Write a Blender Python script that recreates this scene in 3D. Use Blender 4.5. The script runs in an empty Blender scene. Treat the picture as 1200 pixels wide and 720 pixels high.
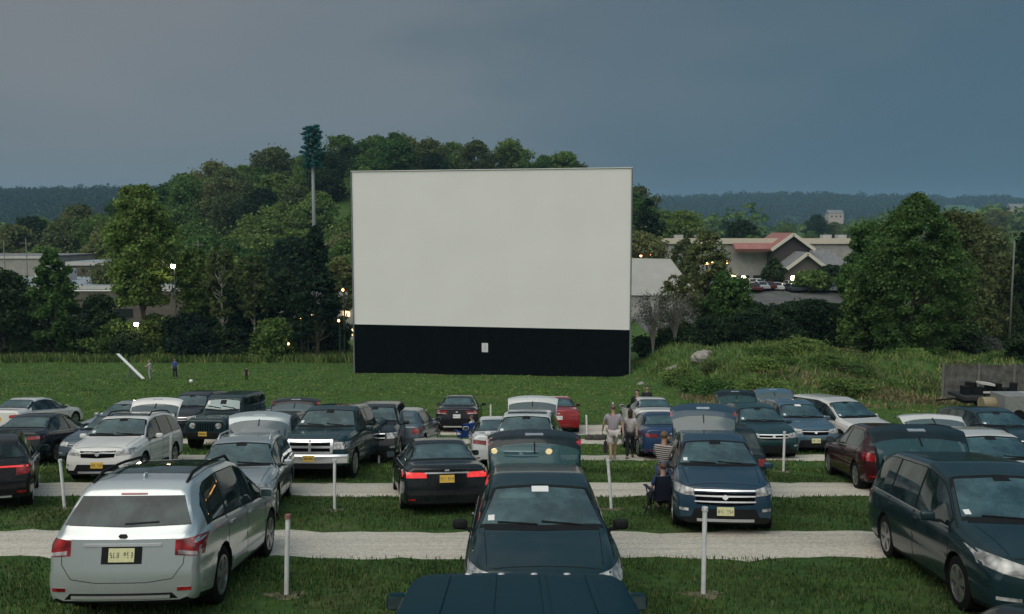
import bpy, bmesh, math, random
import numpy as np
from mathutils import Vector, Matrix
from mathutils.bvhtree import BVHTree

# ------------------------------------------------------------------ camera, world, light, exposure
scene = bpy.context.scene
COL = scene.collection
F = 1000.0
PITCH = math.atan(90.0 / F)
CP, SP = math.cos(PITCH), math.sin(PITCH)
CAM = Vector((0, 0, 3.2))
cam_data = bpy.data.cameras.new("camera")
cam = bpy.data.objects.new("camera", cam_data)
COL.objects.link(cam)
cam.location = CAM
cam.rotation_euler = (math.pi / 2 - PITCH, 0, 0)
cam_data.sensor_fit = 'HORIZONTAL'
cam_data.sensor_width = 36.0
cam_data.lens = 36.0 * F / 1200.0
cam_data.clip_start = 0.1
cam_data.clip_end = 12000
scene.camera = cam

SUN_EL, SUN_ROT = math.radians(55), math.radians(222)
world = bpy.data.worlds.new("World")
scene.world = world
world.use_nodes = True
wn, wl = world.node_tree.nodes, world.node_tree.links
wn.clear()
wout = wn.new('ShaderNodeOutputWorld')
bg_sky = wn.new('ShaderNodeBackground'); bg_sky.inputs[1].default_value = 0.05
sky = wn.new('ShaderNodeTexSky'); sky.sky_type = 'NISHITA'; sky.sun_disc = False
sky.sun_elevation = SUN_EL; sky.sun_rotation = SUN_ROT
wl.new(sky.outputs[0], bg_sky.inputs[0])
# heavy storm cloud deck laid over the clear sky: greyer on the left, slate blue on the right, open towards the west behind
tc = wn.new('ShaderNodeTexCoord')
sep = wn.new('ShaderNodeSeparateXYZ'); wl.new(tc.outputs['Generated'], sep.inputs[0])
def wmath(op, a, b=None):
    n = wn.new('ShaderNodeMath'); n.operation = op
    for i, v in enumerate((a, b)):
        if v is None: continue
        if isinstance(v, (int, float)): n.inputs[i].default_value = v
        else: wl.new(v, n.inputs[i])
    return n.outputs[0]
def wramp(fac, stops):
    r = wn.new('ShaderNodeValToRGB'); wl.new(fac, r.inputs[0])
    r.color_ramp.interpolation = 'EASE'
    while len(r.color_ramp.elements) < len(stops): r.color_ramp.elements.new(0.5)
    for e, (p, c) in zip(r.color_ramp.elements, stops): e.position = p; e.color = (*c, 1)
    return r.outputs[0]
def wmix(f, a, b):
    m = wn.new('ShaderNodeMix'); m.data_type = 'RGBA'
    if isinstance(f, (int, float)): m.inputs[0].default_value = f
    else: wl.new(f, m.inputs[0])
    for i, v in ((6, a), (7, b)):
        if isinstance(v, tuple): m.inputs[i].default_value = (*v, 1)
        else: wl.new(v, m.inputs[i])
    return m.outputs[2]
nz = wn.new('ShaderNodeTexNoise'); nz.inputs['Scale'].default_value = 2.1; nz.inputs['Detail'].default_value = 6; nz.inputs['Roughness'].default_value = .55
mp = wn.new('ShaderNodeMapping'); mp.inputs['Scale'].default_value = (1, 1, 3.2)
wl.new(tc.outputs['Generated'], mp.inputs[0]); wl.new(mp.outputs[0], nz.inputs['Vector'])
nzc = wmath('MULTIPLY', wmath('SUBTRACT', nz.outputs[0], 0.5), 0.62)
lr = wmath('ADD', wmath('ADD', wmath('MULTIPLY', sep.outputs[0], 0.9), 0.5), nzc)
high = wramp(lr, [(0.05, (.156, .164, .174)), (0.38, (.128, .148, .165)), (0.62, (.080, .112, .137)), (0.95, (.046, .088, .124))])
low = wramp(lr, [(0.05, (.112, .130, .144)), (0.35, (.098, .120, .137)), (0.65, (.040, .070, .100)), (0.95, (.020, .056, .094))])
elev = wramp(wmath('ADD', sep.outputs[2], wmath('MULTIPLY', nzc, 0.3)), [(0.02, (0, 0, 0)), (0.16, (1, 1, 1))])
ahead = wmix(elev, low, high)
topdark = wramp(wmath('ADD', sep.outputs[2], wmath('MULTIPLY', nzc, 0.55)), [(0.262, (1, 1, 1)), (0.33, (.60, .72, .82)), (0.55, (1.5, 1.55, 1.55)), (0.8, (2.6, 2.6, 2.5))])
mm = wn.new('ShaderNodeMix'); mm.data_type = 'RGBA'; mm.blend_type = 'MULTIPLY'; mm.inputs[0].default_value = 1
mm.clamp_result = False
wl.new(ahead, mm.inputs[6]); wl.new(topdark, mm.inputs[7])
back = wramp(sep.outputs[2], [(0.03, (.035, .045, .04)), (0.17, (.10, .12, .12)), (0.34, (.92, .90, .84)), (0.62, (1.0, 1.05, 1.05)), (0.95, (.60, .70, .74))])
backf = wramp(wmath('MULTIPLY', sep.outputs[1], -1.0), [(0.0, (0, 0, 0)), (0.75, (1, 1, 1))])
deck = wmix(backf, mm.outputs[2], back)
bg_cloud = wn.new('ShaderNodeBackground'); wl.new(deck, bg_cloud.inputs[0]); bg_cloud.inputs[1].default_value = 1.0
mixs = wn.new('ShaderNodeMixShader'); mixs.inputs[0].default_value = 0.96
wl.new(bg_sky.outputs[0], mixs.inputs[1]); wl.new(bg_cloud.outputs[0], mixs.inputs[2])
wl.new(mixs.outputs[0], wout.inputs[0])

sd = bpy.data.lights.new("sun", 'SUN'); sd.energy = 1.15; sd.angle = math.radians(60); sd.color = (1.0, .93, .82)
sun = bpy.data.objects.new("sun", sd); COL.objects.link(sun)
sdir = Vector((math.sin(SUN_ROT) * math.cos(SUN_EL), math.cos(SUN_ROT) * math.cos(SUN_EL), math.sin(SUN_EL)))
sun.rotation_euler = (-sdir).to_track_quat('-Z', 'Y').to_euler()

scene.view_settings.view_transform = 'Standard'
scene.view_settings.look = 'None'
scene.view_settings.exposure = 0.38
scene.view_settings.gamma = 1
scene.render.engine = 'CYCLES'
scene.cycles.max_bounces = 6
scene.cycles.diffuse_bounces = 3
scene.cycles.glossy_bounces = 3
scene.cycles.transparent_max_bounces = 8
scene.cycles.volume_bounces = 0
scene.cycles.use_denoising = True

# ------------------------------------------------------------------ helpers
def P(px, py, d):
    """world point seen at photo pixel px,py at depth d (only used to measure the place)"""
    return CAM + Vector(((px - 600) / F * d, d * CP + d * (360 - py) / F * SP, -d * SP + d * (360 - py) / F * CP))

def smooth(a, b, x):
    t = np.clip((x - a) / (b - a), 0, 1)
    return t * t * (3 - 2 * t)

def new_mat(name):
    m = bpy.data.materials.new(name); m.use_nodes = True
    n = m.node_tree.nodes; l = m.node_tree.links
    return m, n, l, n['Principled BSDF']

def simple(name, col, rough=.6, metal=0, var=0.0, vscale=6, bump=0, coat=0, spec=.5, emit=None, es=0):
    m, n, l, b = new_mat(name)
    b.inputs['Base Color'].default_value = (*col, 1)
    b.inputs['Roughness'].default_value = rough
    b.inputs['Metallic'].default_value = metal
    b.inputs['Coat Weight'].default_value = coat
    b.inputs['Coat Roughness'].default_value = .04
    b.inputs['Specular IOR Level'].default_value = spec
    if emit:
        b.inputs['Emission Color'].default_value = (*emit, 1)
        b.inputs['Emission Strength'].default_value = es
    if var or bump:
        t = n.new('ShaderNodeTexCoord'); z = n.new('ShaderNodeTexNoise')
        z.inputs['Scale'].default_value = vscale; z.inputs['Detail'].default_value = 5
        l.new(t.outputs['Object'], z.inputs['Vector'])
        if var:
            r = n.new('ShaderNodeValToRGB')
            r.color_ramp.elements[0].position = .3; r.color_ramp.elements[1].position = .7
            r.color_ramp.elements[0].color = (*[max(0, c * (1 - var)) for c in col], 1)
            r.color_ramp.elements[1].color = (*[min(1, c * (1 + var)) for c in col], 1)
            l.new(z.outputs[0], r.inputs[0]); l.new(r.outputs[0], b.inputs['Base Color'])
        if bump:
            bb = n.new('ShaderNodeBump'); bb.inputs['Strength'].default_value = bump; bb.inputs['Distance'].default_value = .05
            l.new(z.outputs[0], bb.inputs['Height']); l.new(bb.outputs[0], b.inputs['Normal'])
    return m

def link(name, me, parent=None):
    o = bpy.data.objects.new(name, me); COL.objects.link(o)
    if parent: o.parent = parent
    return o

def tag(o, label=None, cat=None, group=None, kind=None):
    if label: o['label'] = label
    if cat: o['category'] = cat
    if group: o['group'] = group
    if kind: o['kind'] = kind
    return o

def empty(name, loc=(0, 0, 0), label=None, cat=None, group=None):
    o = bpy.data.objects.new(name, None); COL.objects.link(o); o.location = loc
    o.empty_display_size = .2
    return tag(o, label, cat, group)

def copy_tree(root):
    c = root.copy(); COL.objects.link(c)
    for ch in root.children:
        k = ch.copy(); COL.objects.link(k); k.parent = c
        for g in ch.children:
            q = g.copy(); COL.objects.link(q); q.parent = k
    return c

def fast_mesh(name, verts, faces, mats=(), smooth_=False, midx=None):
    """verts (n,3) array, faces (m,4) array of quads"""
    me = bpy.data.meshes.new(name)
    verts = np.asarray(verts, dtype=np.float32); faces = np.asarray(faces, dtype=np.int32)
    k = faces.shape[1]
    me.vertices.add(len(verts)); me.vertices.foreach_set('co', verts.ravel())
    me.loops.add(faces.size); me.loops.foreach_set('vertex_index', faces.ravel())
    me.polygons.add(len(faces)); me.polygons.foreach_set('loop_start', np.arange(len(faces), dtype=np.int32) * k)
    me.polygons.foreach_set('loop_total', np.full(len(faces), k, dtype=np.int32))
    for m in mats: me.materials.append(m)
    if midx is not None: me.polygons.foreach_set('material_index', np.asarray(midx, dtype=np.int32))
    me.polygons.foreach_set('use_smooth', np.full(len(faces), bool(smooth_)))
    me.update(calc_edges=True)
    return me

class MB:
    def __init__(s): s.v = []; s.f = []; s.m = []
    def add(s, vs, fs, m=0):
        o = len(s.v); s.v += [tuple(v) for v in vs]; s.f += [tuple(i + o for i in f) for f in fs]; s.m += [m] * len(fs)
        return s
    def box(s, c, size, m=0, rot=None, taper=1.0):
        x, y, z = [k / 2 for k in size]; vs = []
        for k in (-1, 1):
            t = taper if k > 0 else 1
            for sx, sy in ((-1, -1), (1, -1), (1, 1), (-1, 1)):
                v = Vector((sx * x * t, sy * y * t, k * z))
                if rot is not None: v = rot @ v
                vs.append(v + Vector(c))
        return s.add(vs, [(3, 2, 1, 0), (4, 5, 6, 7), (0, 1, 5, 4), (1, 2, 6, 5), (2, 3, 7, 6), (3, 0, 4, 7)], m)
    def tube(s, pts, rads, n=8, m=0, cap=True):
        pts = [Vector(p) for p in pts]
        if isinstance(rads, (int, float)): rads = [rads] * len(pts)
        vs = []; up = Vector((0, 0, 1))
        for i, p in enumerate(pts):
            d = (pts[min(i + 1, len(pts) - 1)] - pts[max(i - 1, 0)])
            d = d.normalized() if d.length > 1e-9 else Vector((0, 0, 1))
            a = d.cross(Vector((1, 0, 0)) if abs(d.x) < .9 else Vector((0, 1, 0))).normalized(); b = d.cross(a)
            for k in range(n):
                t = 2 * math.pi * k / n
                vs.append(p + (a * math.cos(t) + b * math.sin(t)) * rads[i])
        fs = []
        for i in range(len(pts) - 1):
            for k in range(n):
                fs.append((i * n + k, i * n + (k + 1) % n, (i + 1) * n + (k + 1) % n, (i + 1) * n + k))
        if cap:
            fs.append(tuple(reversed(range(n)))); fs.append(tuple((len(pts) - 1) * n + k for k in range(n)))
        return s.add(vs, fs, m)
    def ball(s, c, r, m=0, nu=12, nv=8, rot=None):
        if isinstance(r, (int, float)): r = (r, r, r)
        vs = []; fs = []
        for j in range(nv + 1):
            ph = math.pi * j / nv
            for i in range(nu):
                th = 2 * math.pi * i / nu
                v = Vector((r[0] * math.sin(ph) * math.cos(th), r[1] * math.sin(ph) * math.sin(th), r[2] * math.cos(ph)))
                if rot is not None: v = rot @ v
                vs.append(v + Vector(c))
        for j in range(nv):
            for i in range(nu):
                fs.append((j * nu + i, (j + 1) * nu + i, (j + 1) * nu + (i + 1) % nu, j * nu + (i + 1) % nu))
        return s.add(vs, fs, m)
    def mesh(s, name, mats, smooth_=False, sharp=None):
        me = bpy.data.meshes.new(name); me.from_pydata(s.v, [], s.f)
        if not isinstance(mats, (list, tuple)): mats = [mats]
        for m in mats: me.materials.append(m)
        me.polygons.foreach_set('material_index', s.m)
        me.polygons.foreach_set('use_smooth', [smooth_] * len(s.f))
        me.update()
        if sharp: me.set_sharp_from_angle(angle=math.radians(sharp))
        return me
    def obj(s, name, mats, parent=None, smooth_=False, sharp=None):
        return link(name, s.mesh(name, mats, smooth_, sharp), parent)

# ------------------------------------------------------------------ terrain
TAB = [(3, 1490.7), (5, 1064), (10, 744), (15, 637.3), (20, 584), (25, 552), (29, 533.6), (32, 522), (34, 512.5), (36, 505.5), (40, 495), (46, 482.5),
       (54, 470), (62, 460), (70, 451), (78, 443), (86, 434.5), (95, 425), (105, 416), (130, 402), (180, 381), (260, 362),
       (400, 343), (700, 322), (1200, 300), (2500, 285), (6000, 276)]
_pts = [P(600, y, d) for d, y in TAB]
_sl = (_pts[1].z - _pts[0].z) / (_pts[1].y - _pts[0].y)
GY = np.array([-60.0] + [p.y for p in _pts]); GZ = np.array([_pts[0].z + _sl * (-60 - _pts[0].y)] + [p.z for p in _pts])
GZ[0] = GZ[1] + 0.5   # levels off behind the viewer
def base_z(Y):
    return np.interp(Y, GY, GZ)
def ridge(X, Y, xs, hs, yc, wf, wb):
    h = np.interp(X, xs, hs)
    t = np.where(Y < yc, (Y - yc) / wf, (Y - yc) / wb)
    return h * np.exp(-t * t)
def hill_z(X, Y):
    z = ridge(X, Y, [-190, -145, -110, -85, -58, -35, 0, 25, 40, 52, 80], [0, 24, 35, 41, 47, 48, 43, 38, 30, 8, 0], 340, 95, 220)
    z = z + ridge(X, Y, [20, 90, 200, 400, 900], [0, 26, 32, 34, 30], 620, 130, 500) * 1.0
    z = z + ridge(X, Y, [-900, -420, -180, -60, 60], [24, 24, 26, 20, 0], 620, 170, 500)
    z = z + ridge(X, Y, [-2600, -1000, -700, -480, -250, 0], [85, 92, 98, 104, 60, 0], 1650, 380, 1500)
    z = z + ridge(X, Y, [0, 500, 900, 1250, 1600, 2600], [60, 122, 130, 124, 118, 116], 2900, 700, 2500)
    return z
def bank_z(X, Y):
    e = smooth(9.3, 15.5, X - (78 - Y) * .10) * smooth(50, 60, Y) * (1 - .75 * smooth(70, 110, Y))
    lump = .35 * np.sin(X * .9 + 1.3 * np.sin(Y * .35)) + .25 * np.sin(X * .37 + Y * .6)
    return e * (2.7 + lump - .7 * smooth(20, 32, X))
def ground(X, Y):
    X = np.asarray(X, float); Y = np.asarray(Y, float)
    g = base_z(Y) + bank_z(X, Y) + hill_z(X, Y) + 7.3 * smooth(8, 40, X) * smooth(112, 150, Y) * (1 - smooth(230, 330, Y))
    g = g + .05 * np.sin(X * .7 + Y * .3) * np.sin(Y * .5 + 2) * smooth(30, 60, Y)
    return g
def gz(X, Y): return float(ground(X, Y))
def Yd(d, px=600):
    """world Y of the lot surface at depth d"""
    y = np.interp(d, [t[0] for t in TAB], [t[1] for t in TAB])
    lo = P(600, 424 + 3200.0 / d if d < 32 else y, d)
    return lo.y
# ------------------------------------------------------------------ ground sheet
def grid_mesh(name, xs, ys, zf, mat, smooth_=True):
    X, Y = np.meshgrid(xs, ys); Z = zf(X, Y)
    v = np.stack([X.ravel(), Y.ravel(), Z.ravel()], 1)
    nx, ny = len(xs), len(ys)
    i = np.arange(nx * ny).reshape(ny, nx)
    f = np.stack([i[:-1, :-1].ravel(), i[:-1, 1:].ravel(), i[1:, 1:].ravel(), i[1:, :-1].ravel()], 1)
    return fast_mesh(name, v, f, [mat], smooth_)

def grass_material():
    m, n, l, b = new_mat("grass ground")
    t = n.new('ShaderNodeTexCoord')
    def noise(sc, det=5, ro=.6):
        z = n.new('ShaderNodeTexNoise'); z.inputs['Scale'].default_value = sc; z.inputs['Detail'].default_value = det
        z.inputs['Roughness'].default_value = ro; l.new(t.outputs['Object'], z.inputs['Vector']); return z.outputs[0]
    def ramp(f, st):
        r = n.new('ShaderNodeValToRGB'); l.new(f, r.inputs[0])
        while len(r.color_ramp.elements) < len(st): r.color_ramp.elements.new(.5)
        for e, (p, c) in zip(r.color_ramp.elements, st): e.position = p; e.color = (*c, 1)
        return r.outputs[0]
    def mix(f, a, c):
        x = n.new('ShaderNodeMix'); x.data_type = 'RGBA'; l.new(f, x.inputs[0]); l.new(a, x.inputs[6]); l.new(c, x.inputs[7]); return x.outputs[2]
    fine = ramp(noise(9, 7, .75), [(.30, (.014, .032, .009)), (.5, (.038, .080, .022)), (.72, (.085, .140, .045))])
    mid = ramp(noise(.9, 6, .65), [(.3, (.045, .100, .022)), (.7, (.092, .172, .040))])
    g = mix(ramp(noise(3.1), [(.35, (0, 0, 0)), (.65, (1, 1, 1))]), fine, mid)
    dry = ramp(noise(14, 6, .7), [(.3, (.09, .075, .035)), (.7, (.20, .165, .085))])
    g = mix(ramp(noise(.33, 7, .7), [(.56, (0, 0, 0)), (.70, (.75, .75, .75))]), g, dry)
    # far away from the lot the ground is scrub and forest floor
    l.new(g, b.inputs['Base Color'])
    b.inputs['Roughness'].default_value = .95; b.inputs['Specular IOR Level'].default_value = .15
    bp = n.new('ShaderNodeBump'); bp.inputs['Strength'].default_value = .8; bp.inputs['Distance'].default_value = .06
    l.new(noise(16, 6, .8), bp.inputs['Height']); l.new(bp.outputs[0], b.inputs['Normal'])
    return m
M_GRASS = grass_material()
xs = np.concatenate([-np.geomspace(4500, 62, 60), np.arange(-60, 60.1, 1.0), np.geomspace(62, 4500, 60)])
ys = np.concatenate([np.arange(-40, 110, .8), np.geomspace(110, 7500, 170)])
tag(link("ground", grid_mesh("ground", xs, ys, ground, M_GRASS)), kind='structure')

# gravel lanes between the parking rows
def gravel_material():
    m, n, l, b = new_mat("gravel")
    t = n.new('ShaderNodeTexCoord')
    v = n.new('ShaderNodeTexVoronoi'); v.inputs['Scale'].default_value = 26; l.new(t.outputs['Object'], v.inputs['Vector'])
    z = n.new('ShaderNodeTexNoise'); z.inputs['Scale'].default_value = 1.1; z.inputs['Detail'].default_value = 6; z.inputs['Roughness'].default_value = .7
    mp = n.new('ShaderNodeMapping'); mp.inputs['Scale'].default_value = (.10, 2.3, 1); l.new(t.outputs['Object'], mp.inputs[0]); l.new(mp.outputs[0], z.inputs['Vector'])
    r1 = n.new('ShaderNodeValToRGB'); l.new(v.outputs['Color'], r1.inputs[0])
    r1.color_ramp.elements[0].color = (.20, .19, .175, 1); r1.color_ramp.elements[1].color = (.74, .67, .56, 1)
    r2 = n.new('ShaderNodeValToRGB'); l.new(z.outputs[0], r2.inputs[0])
    r2.color_ramp.elements[0].position = .34; r2.color_ramp.elements[0].color = (.34, .30, .235, 1)
    r2.color_ramp.elements[1].position = .6; r2.color_ramp.elements[1].color = (.66, .60, .50, 1)
    x = n.new('ShaderNodeMix'); x.data_type = 'RGBA'; x.inputs[0].default_value = .5
    l.new(r1.outputs[0], x.inputs[6]); l.new(r2.outputs[0], x.inputs[7]); l.new(x.outputs[2], b.inputs['Base Color'])
    b.inputs['Roughness'].default_value = .9
    bp = n.new('ShaderNodeBump'); bp.inputs['Strength'].default_value = .7; bp.inputs['Distance'].default_value = .02
    l.new(v.outputs['Distance'], bp.inputs['Height']); l.new(bp.outputs[0], b.inputs['Normal'])
    return m
M_GRAVEL = gravel_material()
def y_of(py):
    """world Y where the lot surface is seen at photo row py in the middle of the picture"""
    ds = np.linspace(6, 110, 4000)
    yy = np.array([0.0] * len(ds))
    r = np.interp(ds, [t[0] for t in TAB], [t[1] for t in TAB]); r = np.where(ds < 25, 424 + 3200 / ds, r)
    i = int(np.argmin(abs(r - py)))
    return P(600, r[i], ds[i]).y
LANES = [(657, 621), (583, 565), (541, 533), (521, 514.5), (511, 498)]
LANE_Y = []
rng = np.random.default_rng(4)
for k, (a, b_) in enumerate(LANES):
    y0, y1 = y_of(a), y_of(b_); LANE_Y.append((y0, y1))
    lx = np.arange(-34, 30 if k < 3 else 26, .35)
    def wob(ph): return .10 * np.sin(lx * 1.3 + ph) + .08 * np.sin(lx * 2.9 + ph * 2) + .06 * np.sin(lx * 6.1 + ph) + rng.normal(0, .03, len(lx))
    e0 = y0 + wob(k * 2.1); e1 = y1 + wob(k * 3.3 + 1)
    n_ = 9; T = np.linspace(0, 1, n_)[:, None]
    Y = e0[None] * (1 - T) + e1[None] * T; X = np.repeat(lx[None], n_, 0)
    Z = ground(X, Y) + .012 - .03 * (np.abs(T - .5) * 2) ** 8 + .012 * np.sin(T * math.pi)
    v = np.stack([X.ravel(), Y.ravel(), Z.ravel()], 1); i = np.arange(v.shape[0]).reshape(n_, len(lx))
    f = np.stack([i[:-1, :-1].ravel(), i[:-1, 1:].ravel(), i[1:, 1:].ravel(), i[1:, :-1].ravel()], 1)
    tag(link("gravel_road", fast_mesh("gravel_road", v, f, [M_GRAVEL], True)), kind='structure')
    if k == 0: bpy.data.objects["gravel_road"].name = "gravel_road"

# short grass blades on the near rows and a rough weedy strip by the trees
def blade_material(name, cols):
    m, n, l, b = new_mat(name)
    g = n.new('ShaderNodeNewGeometry'); r = n.new('ShaderNodeValToRGB'); l.new(g.outputs['Random Per Island'], r.inputs[0])
    while len(r.color_ramp.elements) < len(cols): r.color_ramp.elements.new(.5)
    for e, (p, c) in zip(r.color_ramp.elements, cols): e.position = p; e.color = (*c, 1)
    t = n.new('ShaderNodeTexCoord'); z = n.new('ShaderNodeTexNoise'); z.inputs['Scale'].default_value = .55; z.inputs['Detail'].default_value = 6; z.inputs['Roughness'].default_value = .7
    l.new(t.outputs['Object'], z.inputs['Vector']); h = n.new('ShaderNodeHueSaturation'); l.new(r.outputs[0], h.inputs['Color'])
    a = n.new('ShaderNodeMapRange'); l.new(z.outputs[0], a.inputs[0]); a.inputs[1].default_value = .35; a.inputs[2].default_value = .65; a.inputs[3].default_value = .6; a.inputs[4].default_value = 1.4; l.new(a.outputs[0], h.inputs['Value'])
    c = n.new('ShaderNodeMapRange'); l.new(z.outputs[0], c.inputs[0]); c.inputs[1].default_value = .35; c.inputs[2].default_value = .7; c.inputs[3].default_value = .515; c.inputs[4].default_value = .465; l.new(c.outputs[0], h.inputs['Hue'])
    l.new(h.outputs[0], b.inputs['Base Color']); b.inputs['Roughness'].default_value = .85; b.inputs['Specular IOR Level'].default_value = .2
    return m
M_BLADE = blade_material("grass blades", [(0, (.038, .088, .018)), (.45, (.086, .170, .034)), (.85, (.135, .225, .052)), (1, (.26, .23, .10))])
M_WEED = blade_material("weed blades", [(0, (.04, .085, .02)), (.5, (.09, .16, .038)), (.85, (.15, .21, .06)), (1, (.28, .25, .12))])
M_NEAR = blade_material("near grass blades", [(0, (.016, .038, .010)), (.45, (.040, .082, .022)), (.85, (.075, .125, .036)), (1, (.16, .14, .065))])
def blades(name, X, Y, h, w, mat, label, seed, lean=.6):
    r = np.random.default_rng(seed); n = len(X)
    Z = ground(X, Y)
    a = r.uniform(0, 2 * np.pi, n); hh = h * r.uniform(.5, 1.25, n); ww = w * r.uniform(.6, 1.3, n)
    dx, dy = np.cos(a) * ww, np.sin(a) * ww
    la = r.uniform(0, 2 * np.pi, n); ll = hh * lean * r.uniform(.2, 1, n)
    lx, ly = np.cos(la) * ll, np.sin(la) * ll
    b0 = np.stack([X - dx, Y - dy, Z - .01], 1); b1 = np.stack([X + dx, Y + dy, Z - .01], 1)
    t1 = np.stack([X + lx + dx * .25, Y + ly + dy * .25, Z + hh], 1); t0 = np.stack([X + lx - dx * .25, Y + ly - dy * .25, Z + hh], 1)
    v = np.stack([b0, b1, t1, t0], 1).reshape(-1, 3); f = np.arange(4 * n).reshape(n, 4)
    return tag(link(name, fast_mesh(name, v, f, [mat])), label, 'grass', kind='stuff')
def in_lane(Y, X=None, pad=None):
    pad = r.uniform(-.03, .22, len(Y)) ** 1.0 * (r.uniform(0, 1, len(Y)) < .75)
    m = np.zeros(len(Y), bool)
    for a, b_ in LANE_Y: m |= (Y > a + pad) & (Y < b_ - pad)
    return m
r = np.random.default_rng(11)
def scatter(n, y0, y1, k=.66, pw=1.0):
    Y = y0 + (y1 - y0) * r.uniform(0, 1, n) ** pw; X = r.uniform(-1, 1, n) * (Y * k + 1.0); return X, Y
def patchy(X, Y, s=.55):
    q = np.sin(X * 1.9 + 2 * np.sin(Y * 1.1)) + np.sin(Y * 2.3 + 1.7 * np.sin(X * .8)) + .8 * np.sin(X * 5.1 + Y * 3.7)
    return r.uniform(0, 1, len(X)) < np.clip(.62 + .22 * q, .12, 1)
X, Y = scatter(230000, 6.5, 25, pw=.8); k_ = ~in_lane(Y) & patchy(X, Y); blades("grass", X[k_], Y[k_], .06, .012, M_NEAR, "short green grass growing between the near gravel lanes", 1)
X, Y = scatter(130000, 24, 60); k_ = ~in_lane(Y) & patchy(X, Y); blades("grass", X[k_], Y[k_], .07, .03, M_BLADE, "mown grass of the far rows and the field below the screen", 2)
X, Y = scatter(60000, 58, 93); k_ = patchy(X, Y) & (X < 12); blades("grass", X[k_], Y[k_], .09, .07, M_BLADE, "open mown grass field in front of the big screen", 3)
n_ = 26000; X = r.uniform(-75, -12, n_); Y = r.uniform(93, 101, n_)
blades("weeds", X, Y, .8, .06, M_WEED, "tall green weeds in a strip along the foot of the left trees", 4)
n_ = 120000; Y = r.uniform(51, 84, n_); X = r.uniform(11, 62, n_)
k_ = bank_z(X, Y) > .25; k2 = r.uniform(0, 1, n_) < np.clip(.35 + .5 * np.sin(X * 1.7 + 2 * np.sin(Y * 1.3)) * np.sin(Y * 1.1 + X * .4), .06, 1); k_ = k_ & k2; blades("weeds", X[k_], Y[k_], .38, .04, M_WEED, "rough weeds covering the bank right of the screen", 5, 1.0)
M_DRY = blade_material("dry grass blades", [(0, (.07, .08, .03)), (.5, (.17, .145, .07)), (1, (.26, .22, .13))])
n_ = 16000; Y = r.normal(52.5, 2.3, n_); X = r.uniform(11, 45, n_)
k_ = r.uniform(0, 1, n_) < .5 + .5 * np.sin(X * .8 + Y)
blades("dry_grass", X[k_], Y[k_], .28, .045, M_DRY, "dry tan grass along the foot of the bank", 6, 1.1)
# ------------------------------------------------------------------ vehicles
_paint = {}
def paint(col, metal=.35, rough=.2):
    k = (col, metal, rough)
    if k not in _paint:
        m, n, l, b = new_mat("car paint")
        b.inputs['Roughness'].default_value = rough; b.inputs['Metallic'].default_value = metal
        dk = max(col) < .15
        b.inputs['Coat Weight'].default_value = (.38 if rough < .5 else 0) if dk else .7; b.inputs['Coat Roughness'].default_value = .03
        if dk: b.inputs['Specular IOR Level'].default_value = .22 if rough < .5 else .06; b.inputs['Metallic'].default_value = min(metal, .12)
        t = n.new('ShaderNodeTexCoord'); z = n.new('ShaderNodeTexNoise'); z.inputs['Scale'].default_value = 2.2; z.inputs['Detail'].default_value = 6
        z.inputs['Roughness'].default_value = .7
        l.new(t.outputs['Object'], z.inputs['Vector'])
        r = n.new('ShaderNodeValToRGB'); r.color_ramp.elements[0].position = .35; r.color_ramp.elements[1].position = .72
        r.color_ramp.elements[0].color = (*col, 1)
        r.color_ramp.elements[1].color = (*[c * .86 + .012 for c in col], 1)   # road dust
        l.new(z.outputs[0], r.inputs[0]); l.new(r.outputs[0], b.inputs['Base Color'])
        rr = n.new('ShaderNodeMapRange'); rr.inputs[3].default_value = rough - .06; rr.inputs[4].default_value = rough + .10
        l.new(z.outputs[0], rr.inputs[0]); l.new(rr.outputs[0], b.inputs['Roughness'])
        _paint[k] = m
    return _paint[k]
M_TRIM = simple("black plastic trim", (.008, .009, .010), .65, var=.3, vscale=8, spec=.2)
M_UNDER = simple("underbody black", (.003, .003, .004), .95, spec=.05)
M_RUBBER = simple("tyre rubber", (.009, .009, .009), .85, var=.3, vscale=20, spec=.15)
M_RIM = simple("alloy rim", (.42, .43, .44), .3, .85, var=.1)
M_CHROME = simple("chrome", (.74, .75, .76), .22, .72)
M_SILVERTRIM = simple("silver trim", (.5, .51, .52), .35, .6)
M_STICKER = simple("white sticker", (.7, .7, .68), .6)
def glass_mat():
    m, n, l, b = new_mat("tinted window glass")
    t = n.new('ShaderNodeTexCoord'); z = n.new('ShaderNodeTexNoise'); z.inputs['Scale'].default_value = 3.0; z.inputs['Detail'].default_value = 4
    l.new(t.outputs['Object'], z.inputs['Vector'])
    r = n.new('ShaderNodeValToRGB'); r.color_ramp.elements[0].position = .42; r.color_ramp.elements[1].position = .68
    r.color_ramp.elements[0].color = (.006, .014, .015, 1); r.color_ramp.elements[1].color = (.045, .070, .072, 1)  # paler teal noise paints mottled reflections into the glass colour
    l.new(z.outputs[0], r.inputs[0]); l.new(r.outputs[0], b.inputs['Base Color'])
    b.inputs['Roughness'].default_value = .04; b.inputs['Specular IOR Level'].default_value = .38; b.inputs['IOR'].default_value = 1.5
    b.inputs['Coat Weight'].default_value = .0; b.inputs['Coat Roughness'].default_value = .03
    return m
M_GLASS = glass_mat()
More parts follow.
